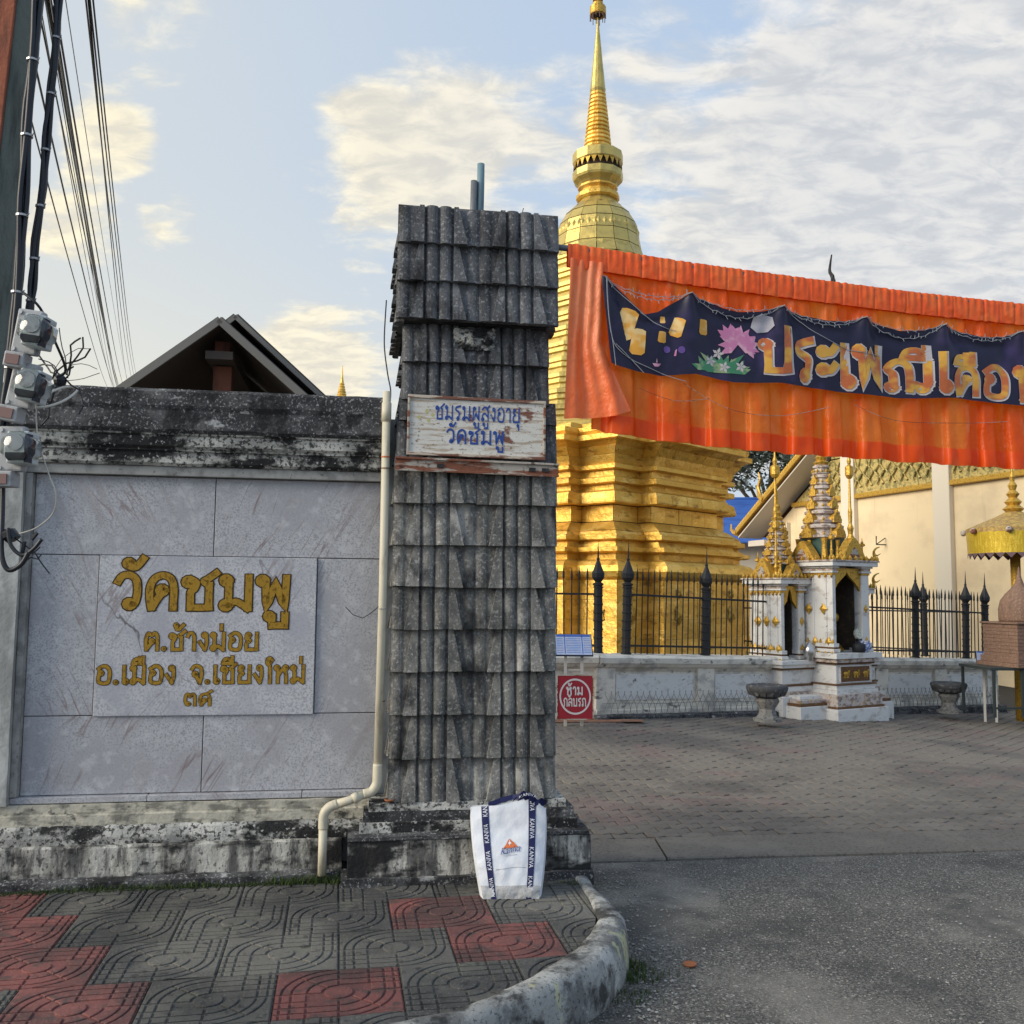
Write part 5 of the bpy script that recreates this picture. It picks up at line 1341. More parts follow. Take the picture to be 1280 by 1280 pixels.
def tower(nm, x0, x1, y0, y1, z0, z1, par=SH):
    """open-fronted niche on four corner piers with a slab roof"""
    t = MB(); d = min(.16, (x1 - x0) * .24); dl = .065
    # stepped foot of piers, shafts and capitals
    for (xa, xb, ya, yb) in ((x0, x0 + dl, y0, y1), (x1 - d, x1, y0, y0 + d * 1.2), (x1 - d, x1, y1 - d, y1)):
        for (za, zb, e, m) in ((z0, z0 + .05, .035, 'shrinewhite'), (z0 + .051, z0 + .075, .015, 'brownpanel'), (z0 + .076, z0 + .13, .025, 'shrinewhite'), (z0 + .131, z1 - .13, 0, 'shrinewhite'), (z1 - .129, z1 - .10, .012, 'goldtrim'), (z1 - .099, z1 - .07, .03, 'shrinewhite'), (z1 - .069, z1 - .03, .02, 'shrinestain'), (z1 - .029, z1, .045, 'shrinewhite')):
            sbox('pier', m, xa - e, xb + e, ya - e, yb + e, za, zb, .003, par)
    # fluting on the broad left side
    for k in range(4):
        yy = y0 + (y1 - y0) * (k + .5) / 4
        MB().tube([(x0 - .002, yy, z0 + .14), (x0 - .002, yy, z1 - .14)], .016, 6).build('flute', M['shrinewhite'], par)
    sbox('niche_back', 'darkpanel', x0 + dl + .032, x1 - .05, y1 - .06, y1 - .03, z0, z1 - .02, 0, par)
    sbox('niche_lining', 'darkpanel', x0 + dl + .027, x0 + dl + .031, y0 + .05, y1 - .06, z0 + .01, z1 - .02, 0, par)  # thin dark sheets over the white inner faces of the piers
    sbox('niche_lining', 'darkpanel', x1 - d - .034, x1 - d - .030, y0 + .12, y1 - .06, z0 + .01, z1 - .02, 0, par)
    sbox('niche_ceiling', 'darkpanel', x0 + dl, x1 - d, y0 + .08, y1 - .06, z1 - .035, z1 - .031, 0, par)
    pt_ = MB()
    for k in range(9):
        yy = y0 - .06 + (y1 - y0 + .12) * k / 8
        pt_.lathe([(0, .024), (.035, .028), (.075, .003)], 5, (x0 - .10, yy, z1 + .088))
        pt_.lathe([(0, .002), (.03, .022), (.05, .018)], 5, (x0 - .015, y0 + (y1 - y0) * k / 8, z1 - .18))
        pt_.lathe([(0, .022), (.03, .020), (.07, .002)], 5, (x0 - .012, y0 + (y1 - y0) * k / 8, z0 + .13))
        xx = x0 - .08 + (x1 - x0 + .16) * k / 8
        pt_.lathe([(0, .024), (.035, .028), (.075, .003)], 5, (xx, y0 - .10, z1 + .088))
        pt_.lathe([(0, .030), (.02, .026), (.04, .002)], 5, (x0 - .02, y0 + (y1 - y0) * k / 8, z0 - .012))
    pt_.build('lotus_petals', M['goldtrim'], par, kind='stuff')
    dm_ = MB()
    for k in range(3):
        yy = y0 + (y1 - y0) * (.17 + k * .30); zz = z0 + (z1 - z0) * .50
        diamond(dm_, (x0 - .020, yy, zz), (0, -1, 0), (0, 0, 1), (-1, 0, 0), .075, .085)
    for k in range(4):
        yy = y0 + (y1 - y0) * (.08 + k * .27)
        diamond(dm_, (x0 - .020, yy, z0 + .15), (0, -1, 0), (0, 0, 1), (-1, 0, 0), .05, .08)
    for zz in ((z0 + .15, z0 + (z1 - z0) * .5)): diamond(dm_, (x1 - d / 2, y0 - .004, zz), (1, 0, 0), (0, 0, 1), (0, -1, 0), .05, .075)
    o = dm_.build('gold_diamonds', M['goldtrim'], par); o['kind'] = 'stuff'
    # pointed gold arch over the opening
    ar = MB(); xa, xb, zt = x0 + dl, x1 - d, z1 - .03; xm = (xa + xb) / 2
    P = [(xa, zt), (xb, zt), (xb, zt - .34), (xb - .03, zt - .30), (xb - .10, zt - .22), (xm + .03, zt - .10), (xm, zt - .05), (xm - .03, zt - .10), (xa + .10, zt - .22), (xa + .03, zt - .30), (xa, zt - .34)]
    ar.prism(P, lambda x, z_: (x, y0 + .03, z_), lambda x, z_: (x, y0 + .07, z_)); ar.build('gold_arch', M['goldtrim'], par)
    e = .10
    sl = sbox('roof_slab', 'shrinewhite', x0 - e, x1 + e, y0 - e, y1 + e, z1, z1 + .065, .006, par)
    sbox('roof_lip', 'shrinestain', x0 - e - .02, x1 + e + .02, y0 - e - .02, y1 + e + .02, z1 + .066, z1 + .09, .006, par)
def spire(cx, cy, z0, w_, h, par=SH):
    """stacked stained tiers, each ringed by little gables, tapering to a gold tip"""
    z = z0; r = w_; n = 6
    sbox('spire_drum', 'greenpanel', cx - r * .85, cx + r * .85, cy - r * .85, cy + r * .85, z, z + .14 * h, .003, par)
    for k in range(4):
        a = k * pi / 2 + pi / 4; MB().lathe([(0, .035), (.05, .05), (.10 * h, .035), (.14 * h, .05)], 6, (cx + 1.15 * r * cos(a), cy + 1.15 * r * sin(a), z)).build('corner_figure', M['goldtrim'], par)
    for k in range(4):
        a = k * pi / 2; MB().lathe([(0, .035), (.06, .045), (.09 * h, .03), (.13 * h, .04)], 6, (cx + .92 * r * cos(a), cy + .92 * r * sin(a), z)).build('figure', M['goldtrim'], par)
    z += .14 * h
    for k in range(n):
        hh = h * .095 * (1 - .07 * k)
        MB().lathe([(0, r * 1.0), (.015, r * 1.12), (hh * .20, r * 1.12), (hh * .28, r * .86), (hh * .62, r * .80), (hh * .70, r * 1.02), (hh * .86, r * 1.02), (hh, r * .80)], 12, (cx, cy, z), ph=pi / 12).build('spire_tier', M['shrinestain'], par)
        if k < 5:
            gb = MB()
            for j in range(4):
                a = j * pi / 2; ca, sa = cos(a), sin(a); q = r * .33
                pts = [(-q, 0), (-q * .9, hh * .4), (-q * .3, hh * .7), (0, hh * .95), (q * .3, hh * .7), (q * .9, hh * .4), (q, 0)]
                gb.prism(pts, lambda u, v: (cx + ca * r * 1.16 - sa * u, cy + sa * r * 1.16 + ca * u, z + v + .01), lambda u, v: (cx + ca * r * .7 - sa * u, cy + sa * r * .7 + ca * u, z + v + .01))
            o = gb.build('gablets', M['goldtrim'], par); o['kind'] = 'stuff'
        for j in range(12):
            a = 2 * pi * j / 12 + pi / 12; MB().lathe([(0, .016), (.02, .022), (.05, .004)], 5, (cx + r * 1.06 * cos(a), cy + r * 1.06 * sin(a), z + hh * .20)).build('antefix', M['goldtrim'], par)
        z += hh; r *= .835
    MB().lathe([(0, r), (.04, r * 1.2), (.07, r * .7), (.12, r * .9), (.16, r * .5), (.22, r * .7), (.27, r * .35), (.55, .006)], 10, (cx, cy, z)).build('spire_tip', M['goldtrim'], par)
def finial(cx, cy, z0, h, par=SH, s=1.0):
    MB().lathe([(0, .045 * s), (.04 * h, .055 * s), (.08 * h, .03 * s), (.14 * h, .045 * s), (.18 * h, .022 * s), (.30 * h, .030 * s), (.34 * h, .018 * s), (.62 * h, .013 * s), (.63 * h, .035 * s), (.66 * h, .055 * s), (.74 * h, .055 * s), (.76 * h, .02 * s), (.80 * h, .03 * s), (.84 * h, .012 * s), (h, .003)], 8, (cx, cy, z0)).build('gold_finial', M['goldtrim'], par)
def gablet(cx, cy, z0, w_, h, face, par=SH):
    pts = []
    for i in range(13):
        t = i / 12; pts.append((-w_ / 2 + w_ * t, h * (1 - abs(2 * t - 1) ** 1.5)))
    P = [(x, max(0, z_)) for x, z_ in pts]
    mb = MB(); f = (lambda u, v: (cx + u, cy - .03, z0 + v), lambda u, v: (cx + u, cy + .12, z0 + v)) if face == 'y' else (lambda u, v: (cx - .03, cy + u, z0 + v), lambda u, v: (cx + .12, cy + u, z0 + v))
    mb.prism(P if face == 'y' else P[::-1], *f); g_ = mb.build('gable', M['goldtrim'], par)
    mb = MB(); P2 = [(x * .5, z_ * .55) for x, z_ in P]
    f = (lambda u, v: (cx + u, cy - .036, z0 + v + .01), lambda u, v: (cx + u, cy - .02, z0 + v + .01)) if face == 'y' else (lambda u, v: (cx - .036, cy + u, z0 + v + .01), lambda u, v: (cx - .02, cy + u, z0 + v + .01))
    mb.prism(P2 if face == 'y' else P2[::-1], *f); mb.build('gable_field', M['rust'], g_)
def naga(x, y, z0, dx, dy, s=1.0, par=SH):
    P = [(0, 0), (.10, -.01), (.16, .04), (.15, .12), (.20, .17), (.27, .19)]
    MB().tube([(x + dx * p.x * s, y + dy * p.x * s, z0 + p.y * s) for p in cat_rom(P, 5)], .035 * s, 6, .008).build('naga_tail', M['goldtrim'], par)
    MB().tube([(x + dx * .14 * s, y + dy * .14 * s, z0 + .08 * s), (x + dx * .22 * s, y + dy * .22 * s, z0 + .07 * s), (x + dx * .29 * s, y + dy * .29 * s, z0 + .10 * s)], .018 * s, 5, .004).build('naga_tail', M['goldtrim'], par)
tower('centre', .0, .80, .0, .95, .93, 2.20)
tower('left', -.54, .0 - .05, .50, 1.10, .81, 1.93)
tower('right', .90, 1.34, .50, 1.10, .81, 1.80)
spire(.38, .50, 2.29, .31, 2.45)
spire(-.28, .80, 2.02, .235, 1.45)
spire(1.12, .82, 1.89, .17, .95)
finial(-.31, .80, 2.60, 1.55, s=1.3); finial(-.50, .62, 2.02, 1.15)
gablet(.42, -.04, 2.29, .52, .34, 'y'); finial(.42, .0, 2.56, 1.55, s=1.1)
gablet(-.06, .50, 2.29, .50, .30, 'x'); gablet(-.30, .44, 2.02, .32, .22, 'y'); gablet(-.60, .80, 2.02, .42, .30, 'x'); gablet(1.12, .44, 1.89, .34, .24, 'y')
naga(.72, -.04, 2.30, 1, 0, 1.1); naga(1.30, .46, 1.90, 1, 0, 1.2); naga(.02, -.02, 2.30, -.3, -1, .7); naga(-.06, .44, 2.02, 1, 0, .7)
for (x, y, z_, h) in ((.02, .02, 2.29, .30), (.76, .9, 2.29, .34), (.72, .04, 2.29, .22), (-.5, 1.0, 2.02, .25), (.0, .9, 2.29, .4), (-.52, .52, 2.02, .22)): finial(x, y, z_, h * 1.6, s=.8)
# things standing in the niches
st_ = thing('reclining_statue', 'golden statue leaning in the middle niche of the white shrine', 'statue', SH.location + Matrix.Rotation(FA, 3, 'Z') @ Vector((.36, .38, .93)), (0, 0, FA))
MB().tube([(-.14, .05, .04), (-.02, .03, .12), (.06, .02, .26), (.10, .02, .40)], .075, 10, .05).build('torso', M['goldtrim'], st_, smooth=True)
MB().ball((.12, .0, .50), .065, 10, 8, 1.15).build('head', M['goldtrim'], st_, smooth=True)
MB().tube([(.10, -.02, .40), (-.02, -.06, .30), (-.10, -.08, .42)], .026, 8, .016).build('arm', M['goldtrim'], st_, smooth=True)
MB().tube([(-.12, -.02, .06), (-.04, -.12, .10), (.12, -.10, .05)], .05, 8, .03).build('leg', M['goldtrim'], st_, smooth=True)
MB().lathe([(0, .20), (.04, .20), (.05, .16)], 12).build('pedestal', M['goldtrim'], st_)
def shl(x, y, z_): return SH.location + Matrix.Rotation(FA, 3, 'Z') @ Vector((x, y, z_))
v_ = MB().lathe([(0, .05), (.02, .055), (.05, .09), (.10, .10), (.15, .07), (.17, .085), (.175, .07), (.02, .03)], 14).build('offering_bowl', M['blueware'], None, smooth=True, loc=shl(.64, -.03, .92)); tag(v_, 'blue and white porcelain bowl on the shrine ledge', 'bowl')
ck = thing('round_clock', 'pale round clock standing on the shrine ledge before the middle niche', 'clock', shl(.60, .03, 1.10), (R(-10), 0, FA))
c_b = MB(); c_b.lathe([(-.02, .085), (.02, .085), (.02, .075)], 16); c_b.v = [(x, z_ * 1.0, y + .09) for x, y, z_ in c_b.v]; c_b.build('clock_face', M['clock'], ck)
MB().box(-.05, .05, -.02, .03, -.02, .02).build('clock_foot', M['iron'], ck)
v_ = MB().lathe([(0, .09), (.12, .10), (.14, .05), (.16, .001)], 12).build('black_pot', M['iron'], None, smooth=True, loc=shl(.52, -.02, .92)); tag(v_, 'small black incense pot beside the blue bowl on the shrine ledge', 'pot')
v_ = MB().lathe([(0, .07), (.03, .05), (.06, .09), (.14, .105), (.20, .08), (.26, .03), (.30, .004)], 14).build('lidded_bowl', M['silver'], None, smooth=True, loc=shl(-.10, .36, .80)); tag(v_, 'silver bud-shaped lidded bowl on the step between the left and middle niches', 'bowl')

# stone urns
def urn(loc, label, s=1.0):
    u = thing('stone_urn', label, 'urn', loc, (0, 0, .3), 'stone lotus urns before the enclosure wall')
    MB().lathe([(0, .19), (.04, .19), (.045, .15), (.08, .12), (.16, .10), (.21, .13), (.26, .16), (.30, .15), (.31, .10)], 8).build('urn_foot', M['urnfoot'], u)
    MB().lathe([(.30, .12), (.33, .20), (.39, .262), (.44, .275), (.47, .262), (.475, .24), (.44, .20), (.42, .02)], 22).build('urn_bowl', M['bowl'], u, smooth=True)
    for i in range(16):
        a = 2 * pi * i / 16; ca, sa = cos(a), sin(a)
        pts = [(-.035, .0), (-.045, .05), (0, .11), (.045, .05), (.035, 0)]
        m_ = MB(); m_.prism(pts, lambda x, z_: (ca * (.235 + z_ * .35) - sa * x, sa * (.235 + z_ * .35) + ca * x, .34 + z_), lambda x, z_: (ca * (.21 + z_ * .35) - sa * x, sa * (.21 + z_ * .35) + ca * x, .34 + z_)); m_.build('petal', M['bowl'], u)
    return u
urn((3.40, 12.72, -.03), 'dark stone lotus urn on a pale foot left of the shrine')
urn((6.92, 15.15, -.19), 'dark stone lotus urn on a foot right of the shrine')

# ================================================================= SIGNS BY THE WALL
rs = thing('no_u_turn_sign', 'red square board with a white ring and white Thai words leaning by the wall corner', 'sign', (.575, 11.6, .12), (R(-4), 0, R(2)))
MB().box(0, .42, 0, .015, 0, .51).build('sign_board', M['signred'], rs)
for (a, b, c, d) in ((-.01, .43, -.012, -.001), (-.01, .43, .511, .522)): MB().box(a, b, -.006, .02, c, d).build('sign_frame', M['rust'], rs)
for (a, b) in ((-.012, -.001), (.421, .432)): MB().box(a, b, -.006, .02, 0, .51).build('sign_frame', M['rust'], rs)
rg = MB(); n = 40
for i in range(n + 1):
    a = 2 * pi * i / n
    for r in (.172, .192): rg.v.append((.21 + r * cos(a), -.003, .262 + r * 1.12 * sin(a)))
for i in range(n): rg.f.append((2 * i, 2 * i + 2, 2 * i + 3, 2 * i + 1))
rg.build('white_ring', M['signwhite'], rs)
both(rs, [('ห้าม', .105, .315, .285, .088), ('กลับรถ', .070, .350, .150, .088)], .105, .05, 'signwhite', None, lambda x, y, l: (x, -.002 - l, y), .001)
def info(loc, rz, label, wd, dp):
    b = thing('information_board', label, 'information board', loc, (0, 0, rz), 'slanted information boards')
    tl = R(38)
    def S(x, v, k=0): return (x, v * dp * cos(tl) - k * sin(tl), .86 + v * dp * sin(tl) + k * cos(tl))
    MB().obox(S(0, 0), Vector((wd, 0, 0)), Vector(S(0, 1)) - Vector(S(0, 0)), Vector(S(0, 0, .015)) - Vector(S(0, 0))).build('board_frame', M['boardframe'], b)
    MB().add([S(.012, .03, .018), S(wd - .012, .03, .018), S(wd - .012, .97, .018), S(.012, .97, .018)], [(0, 1, 2, 3)]).build('board_face', M['board'], b)
    ln = MB()
    for x in (.25, .72): ln.add([S(wd * x, .08, .0195), S(wd * (x + .025), .08, .0195), S(wd * (x + .025), .95, .0195), S(wd * x, .95, .0195)], [(0, 1, 2, 3)])
    ln.add([S(.02, .86, .0195), S(wd - .02, .86, .0195), S(wd - .02, .96, .0195), S(.02, .96, .0195)], [(0, 1, 2, 3)])
    for k in range(9):
        v = .12 + k * .08
        for (x0_, x1_) in ((.30, .69), (.77, .96), (.05, .22)): ln.add([S(wd * x0_, v, .0193), S(wd * x1_, v, .0193), S(wd * x1_, v + .02, .0193), S(wd * x0_, v + .02, .0193)], [(0, 1, 2, 3)])
    o = ln.build('board_print', M['boardlines'], b); o['kind'] = 'stuff'
    for x in (wd * .28, wd * .72): MB().box(x - .018, x + .018, .10, .136, 0, .93).build('leg', M['whitepost'], b)
    MB().box(wd * .28 + .019, wd * .72 - .019, .11, .125, .68, .70).build('cross_rail', M['whitepost'], b)
    return b
info((.545, 11.65, 0), R(0), 'slanted pale blue information board on white legs above the red sign', .46, .40)
info((7.25, 14.9, -.30), R(-24), 'slanted pale information board at the right end of the enclosure wall', .36, .34)

# ================================================================= RIGHT-HAND GROUP
tb = thing('steel_table', 'dark steel table carrying the small brown stupa at the right edge', 'table', (7.02, 14.0, -.12), (0, 0, R(3)))
MB().box(0, 1.9, 0, .9, .68, .72).build('table_top', M['tabledark'], tb, bevel=.004)
for x in (.03, .46, .75, 1.02, 1.8): MB().box(x, x + .035, .0, .035, 0, .679).build('leg', M['tabledark'], tb)
for x in (.03, 1.8): MB().box(x, x + .035, .86, .895, 0, .679).build('leg', M['tabledark'], tb)
MB().box(.066, 1.8, .005, .03, .12, .15).build('stretcher', M['tabledark'], tb)
ss = thing('small_stupa', 'small pinkish-brown brick-textured stupa standing on the dark table', 'stupa', (7.72, 14.45, .60), (0, 0, R(12)))
sb_ = lambda nm, a, z0, z1: MB().box(-a, a, -a, a, z0, z1).build(nm, M['stupabrown'], ss, bevel=.006)
sb_('base_step', .44, 0, .06); sb_('base_step', .40, .061, .15)
for k in range(9): MB().box(-.37 + .004 * (k % 2), .37 - .004 * (k % 2), -.37 + .004 * (k % 2), .37 - .004 * (k % 2), .151 + k * .053, .151 + k * .053 + .050).build('brick_course', M['stupabrown'], ss)
sb_('cap_step', .40, .632, .66)
MB().lathe([(.66, .29), (.70, .30), (.85, .30), (.98, .27), (1.08, .20), (1.16, .12), (1.24, .065), (1.33, .035), (1.50, .004)], 20, (0, 0, 0)).build('bell', M['stupabrown'], ss, smooth=True)
pr_ = thing('golden_parasol', 'tiered golden ceremonial parasol with scalloped fringe at the right edge', 'parasol', (8.02, 15.1, -.3), (0, 0, 0))
MB().tube([(0, 0, 0), (0, 0, 2.9)], .075, 12).build('pole', M['goldtrim'], pr_, smooth=True)
MB().lathe([(2.93, .02), (2.94, .70), (3.02, .70), (3.10, .52), (3.22, .25), (3.30, .10), (3.32, .02)], 28).build('canopy', M['parasoltop'], pr_)
for i in range(28):
    a0 = 2 * pi * i / 28; a1 = 2 * pi * (i + 1) / 28; r = .70
    m_ = MB(); m_.loft([[(rr_ * cos(a), rr_ * sin(a), z_) for a in (a0, (a0 + a1) / 2, a1)] for (z_, rr_) in ((2.95, r), (2.80, r - .012), (2.62, r - .02))], closed=False); m_.build('valance_panel', M['parasol'], pr_)
    m_ = MB(); m_.add([(.682 * cos(a0), .682 * sin(a0), 2.62), (.682 * cos(a1), .682 * sin(a1), 2.62), (.685 * cos((a0 + a1) / 2), .685 * sin((a0 + a1) / 2), 2.54)], [(0, 2, 1)]); m_.build('fringe', M['fringe'], pr_)
for i in range(8):
    a = 2 * pi * i / 8 + .2; MB().ball((.74 * cos(a), .74 * sin(a), 2.97), .05, 8, 6).build('rim_knob', M['rust'], pr_, smooth=True)
MB().lathe([(3.30, .12), (3.34, .16), (3.40, .09), (3.45, .13), (3.52, .06), (3.58, .10), (3.64, .045), (3.72, .07), (3.78, .03), (3.86, .045), (3.92, .02), (4.15, .004)], 12).build('finial', M['goldtrim'], pr_)

# ================================================================= ASSEMBLY HALL
HP = Vector((12.1, 26.0, 0)); HD = Vector((-.33, .944, 0)).normalized(); HN = Vector((-.944, -.33, 0)).normalized()
HANG = math.atan2(HD.y, HD.x)
hall = thing('assembly_hall', 'cream temple hall with a gold relief frieze under its gabled roof', 'building', HP, (0, 0, HANG))
# local: x along the gable wall towards the left, -y is towards... the viewer lies on +y
hb = lambda nm, m, x0, x1, y0, y1, z0, z1, bv=0: MB().box(x0, x1, y0, y1, z0, z1).build(nm, M[m], hall, bevel=bv)
hb('wall', 'creamwall', -6.5, 8.0, -8, 0, -1, 4.15)
MB().prism([(-6.5, 4.151), (8.0, 4.151), (6.9, 4.85), (-.5, 4.85), (-6.5, 4.85)], lambda x, z_: (x, .0, z_), lambda x, z_: (x, -1, z_)).build('upper_wall', M['creamwall'], hall)
MB().prism([(-6.5, 4.86), (6.88, 4.86), (5.0, 6.05), (1.4, 6.1), (-6.5, 6.1)], lambda x, z_: (x, .06, z_), lambda x, z_: (x, -.02, z_)).build('frieze', M['frieze'], hall)
hb('frieze_ledge', 'goldtrim', -6.5, 7.05, -.02, .14, 4.70, 4.85, .02)
for x, zt_ in ((-4.0, 6.1), (-.1, 6.1), (3.8, 6.1), (7.3, 4.2)):
    hb('pilaster', 'creamtrim', x, x + .62, .0, .16, -1, zt_, .02)
MB().prism([(-3.0, 6.101), (5.0, 6.101), (4.9, 6.4), (3.2, 10.2), (-2.9, 6.4)], lambda x, z_: (x, .04, z_), lambda x, z_: (x, -.2, z_)).build('gable_wall', M['frieze'], hall)
for k in range(46):                                 # relief scrolls of the frieze
    x = -6.2 + k * .25; s_ = 1 if k % 2 else -1
    P = [(x, .08, 5.05), (x + .10 * s_, .10, 5.25), (x - .08 * s_, .11, 5.45), (x + .10 * s_, .11, 5.65), (x, .09, 5.95)]
    MB().tube(P, .05, 5, .02).build('scroll_relief', M['frieze'], hall)
# lower roof tier: from the eave up to the hidden upper tier
def roof_slope(x0, z0, x1, z1, y0, y1, th, nm, m):
    mb = MB(); mb.add([(x0, y0, z0), (x1, y0, z1), (x1, y1, z1), (x0, y1, z0), (x0, y0, z0 + th), (x1, y0, z1 + th), (x1, y1, z1 + th), (x0, y1, z0 + th)], [(0, 3, 2, 1), (4, 5, 6, 7), (0, 1, 5, 4), (1, 2, 6, 5), (2, 3, 7, 6), (3, 0, 4, 7)])
    return mb.build(nm, M[m], hall)
for sg_ in (1, -1):
    X = (lambda x: x) if sg_ > 0 else (lambda x: (-3.0 - (x - 5.0)) if x > 4.9 else 3.2)
    roof_slope(X(9.15), 3.78, X(5.0), 6.31, -8, .9, .10, 'roof_slope', 'roofred')
    roof_slope(X(9.10), 3.72, X(5.0), 6.22, -.05, .95, .05, 'soffit', 'soffit')
    roof_slope(X(9.20), 3.82, X(4.95), 6.39, .91, 1.05, .14, 'bargeboard', 'goldtrim')
    roof_slope(X(5.4), 6.7, X(3.2), 10.6, -8, 1.2, .10, 'roof_slope', 'roofred')
    roof_slope(X(5.5), 6.6, X(3.18), 10.62, 1.21, 1.35, .18, 'bargeboard', 'goldtrim')
    n = 42
    for i in range(n):
        t = i / (n - 1); x = X(9.15 - 4.1 * t); z_ = 3.98 + 2.50 * t
        MB().lathe([(0, .05), (.06, .06), (.15, .01)], 5, (x, .98, z_)).build('roof_tooth', M['goldtrim'], hall)
    MB().tube([(X(9.1), .98, 3.9), (X(9.3), .98, 3.92), (X(9.5), .98, 4.05), (X(9.5), .98, 4.25)], .12, 6, .02).build('naga_finial', M['goldtrim'], hall)
    MB().tube([(X(7.4), 1.0, 4.95), (X(7.65), 1.0, 5.1), (X(7.72), 1.0, 5.45), (X(7.6), 1.0, 5.7), (X(7.7), 1.0, 5.95)], .12, 6, .02).build('naga_finial', M['goldtrim'], hall)
hb('side_beam', 'soffit', 8.01, 9.0, -1.5, .6, 3.42, 3.62)
hb('side_room', 'darkrec', 8.01, 9.9, -2.5, -.6, -1, 3.41)  # solid box; the unlit opening is put into its dark colour
cf = MB(); P = cat_rom([(0, 0), (.06, .25), (-.06, .5), (-.03, .75), (.09, .95), (.05, 1.2), (-.02, 1.45)], 5)
cf.tube([(3.2 + p.x * 1.0, 1.28, 10.75 + p.y) for p in P], .11, 6, .02); cf.build('roof_finial', M['blackiron'], hall)
pp = MB().box(0, .40, 0, .02, 0, .65).build('paper_notice', M['paper'], None, loc=HP + HD * 8.75 + HN * (-.58) + Vector((0, 0, 2.55))); pp.rotation_euler = (0, 0, HANG); tag(pp, 'white paper notice on the dark wall under the hall eave', 'notice')
br = MB().tube([(0, 0, 0), (.0, .35, .0), (0, .35, .25)], .02, 5).tube([(0, .02, .2), (0, .35, .0)], .015, 5).build('lamp_bracket', M['iron'], hall, loc=(2.6, .0, 3.2))

# blue roof behind
bl_ = thing('blue_roofed_building', 'building with a ribbed blue metal roof between the chedi and the hall', 'building', (8.7, 40.0, .72), (0, 0, R(-4)))
MB().box(-1.5, 5.5, .8, 6, -1, 3.2).build('wall', M['creamtrim'], bl_)
for k in range(9):
    z0 = 3.2 + k * .24; MB().add([(-1.8, k * .45, z0), (5.8, k * .45, z0), (5.8, k * .45 + .47, z0 + .27), (-1.8, k * .45 + .47, z0 + .27), (-1.8, k * .45, z0 - .05), (5.8, k * .45, z0 - .05)], [(0, 1, 2, 3), (4, 5, 1, 0)]).build('roof_sheet', M['blueroof'], bl_)
MB().tube([(-1.8, 4.15, 5.42), (5.8, 4.15, 5.42)], .10, 6).build('ridge', M['blueroof'], bl_)

# trees
def tree(loc, label, h, r, n, seed, pale=.5, group='trees beyond the hall', sz=.16):
    rnd = random.Random(seed)
    t = thing('leafy_tree', label, 'tree', loc, (0, 0, 0), group)
    MB().tube([(0, 0, -.6), (.1, 0, h * .25), (-.1, .1, h * .5), (.1, 0, h * .85)], r * .09, 8, r * .03).build('trunk', M['bark'], t, smooth=True)
    for i in range(7):
        a = rnd.uniform(0, 6.3); MB().tube([(0, 0, h * rnd.uniform(.35, .6)), (r * .4 * cos(a), r * .4 * sin(a), h * .7), (r * .8 * cos(a), r * .8 * sin(a), h * rnd.uniform(.75, .95))], r * .035, 6, r * .01).build('branch', M['bark'], t)
    clumps = []
    for i in range(34):
        a = rnd.uniform(0, 6.3); el = rnd.uniform(-.6, 1.5); q = rnd.uniform(.45, 1.0)
        clumps.append((r * q * cos(a) * cos(el), r * q * sin(a) * cos(el), h * .78 + r * .75 * q * sin(el), r * rnd.uniform(.16, .34)))
    A, B = MB(), MB()
    for i in range(n):
        c = rnd.choice(clumps); d = Vector((rnd.gauss(0, 1), rnd.gauss(0, 1), rnd.gauss(0, 1))).normalized() * c[3] * rnd.uniform(.5, 1.05)
        p = Vector(c[:3]) + d; a = Vector((rnd.uniform(-1, 1), rnd.uniform(-1, 1), rnd.uniform(-.5, .5))).normalized(); b = a.cross(Vector((rnd.uniform(-.5, .5), rnd.uniform(-.5, .5), 1))).normalized()
        s_ = sz * rnd.uniform(.6, 1.3); mb = B if rnd.random() < pale * (1.3 if d.z > 0 else .5) else A  # upper leaves are pale more often: highlights put into the colour
        mb.add([p - a * s_, p - b * s_ * .45, p + a * s_, p + b * s_ * .45], [(0, 1, 2, 3)])
    for mb, m in ((A, 'leaf'), (B, 'leafhighlight')):
        o = mb.build('crown', M[m], t); o['kind'] = 'stuff'
tree((12.6, 46, 0), 'dark leafy tree with highlights coloured into the leaves above the blue roof', 9.6, 3.6, 10000, 3, .62, sz=.15)
tree((20.0, 52, 0), 'dense dark tree behind the hall roof, mostly hidden', 9.5, 4.5, 6000, 4, .15, sz=.2)

# ================================================================= HOUSE BEHIND THE STREET WALL
hs = thing('gabled_house', 'dark brown gabled roof with grey fascia rising behind the street wall', 'house', (-2.85, 9.0, 0), (0, 0, R(9)))
def gable(ax, az, lx, lz, rx, rz, y0, y1, th, fh):
    for (ex, ez, nm) in ((lx, lz, 'l'), (rx, rz, 'r')):
        d = Vector((ex - ax, 0, ez - az)); n_ = Vector((d.z, 0, -d.x)).normalized()
        if n_.z < 0: n_ = -n_
        mb = MB(); A0 = Vector((ax, y0, az)); E0 = Vector((ex, y0, ez)); dy = Vector((0, y1 - y0, 0))
        mb.obox(A0 - n_ * th, E0 - A0, dy, n_ * th); mb.build('roof_slope', M['housewood'], hs)
        mb = MB(); mb.obox(A0 + n_ * .003 + Vector((0, .0, 0)), E0 - A0, dy, n_ * .03); mb.build('roof_sheet', M['rooftop'], hs)
        mb = MB(); mb.obox(A0 - n_ * fh * .7 + Vector((0, -.03, 0)), E0 - A0, Vector((0, .028, 0)), n_ * fh); mb.build('fascia', M['fascia'], hs)
gable(0, 4.24, -1.75, 2.83, 1.62, 2.83, 0, 2.2, .03, .07)
gable(.10, 4.38, -.1, 4.2, 1.92, 2.75, .35, 6.0, .03, .045)
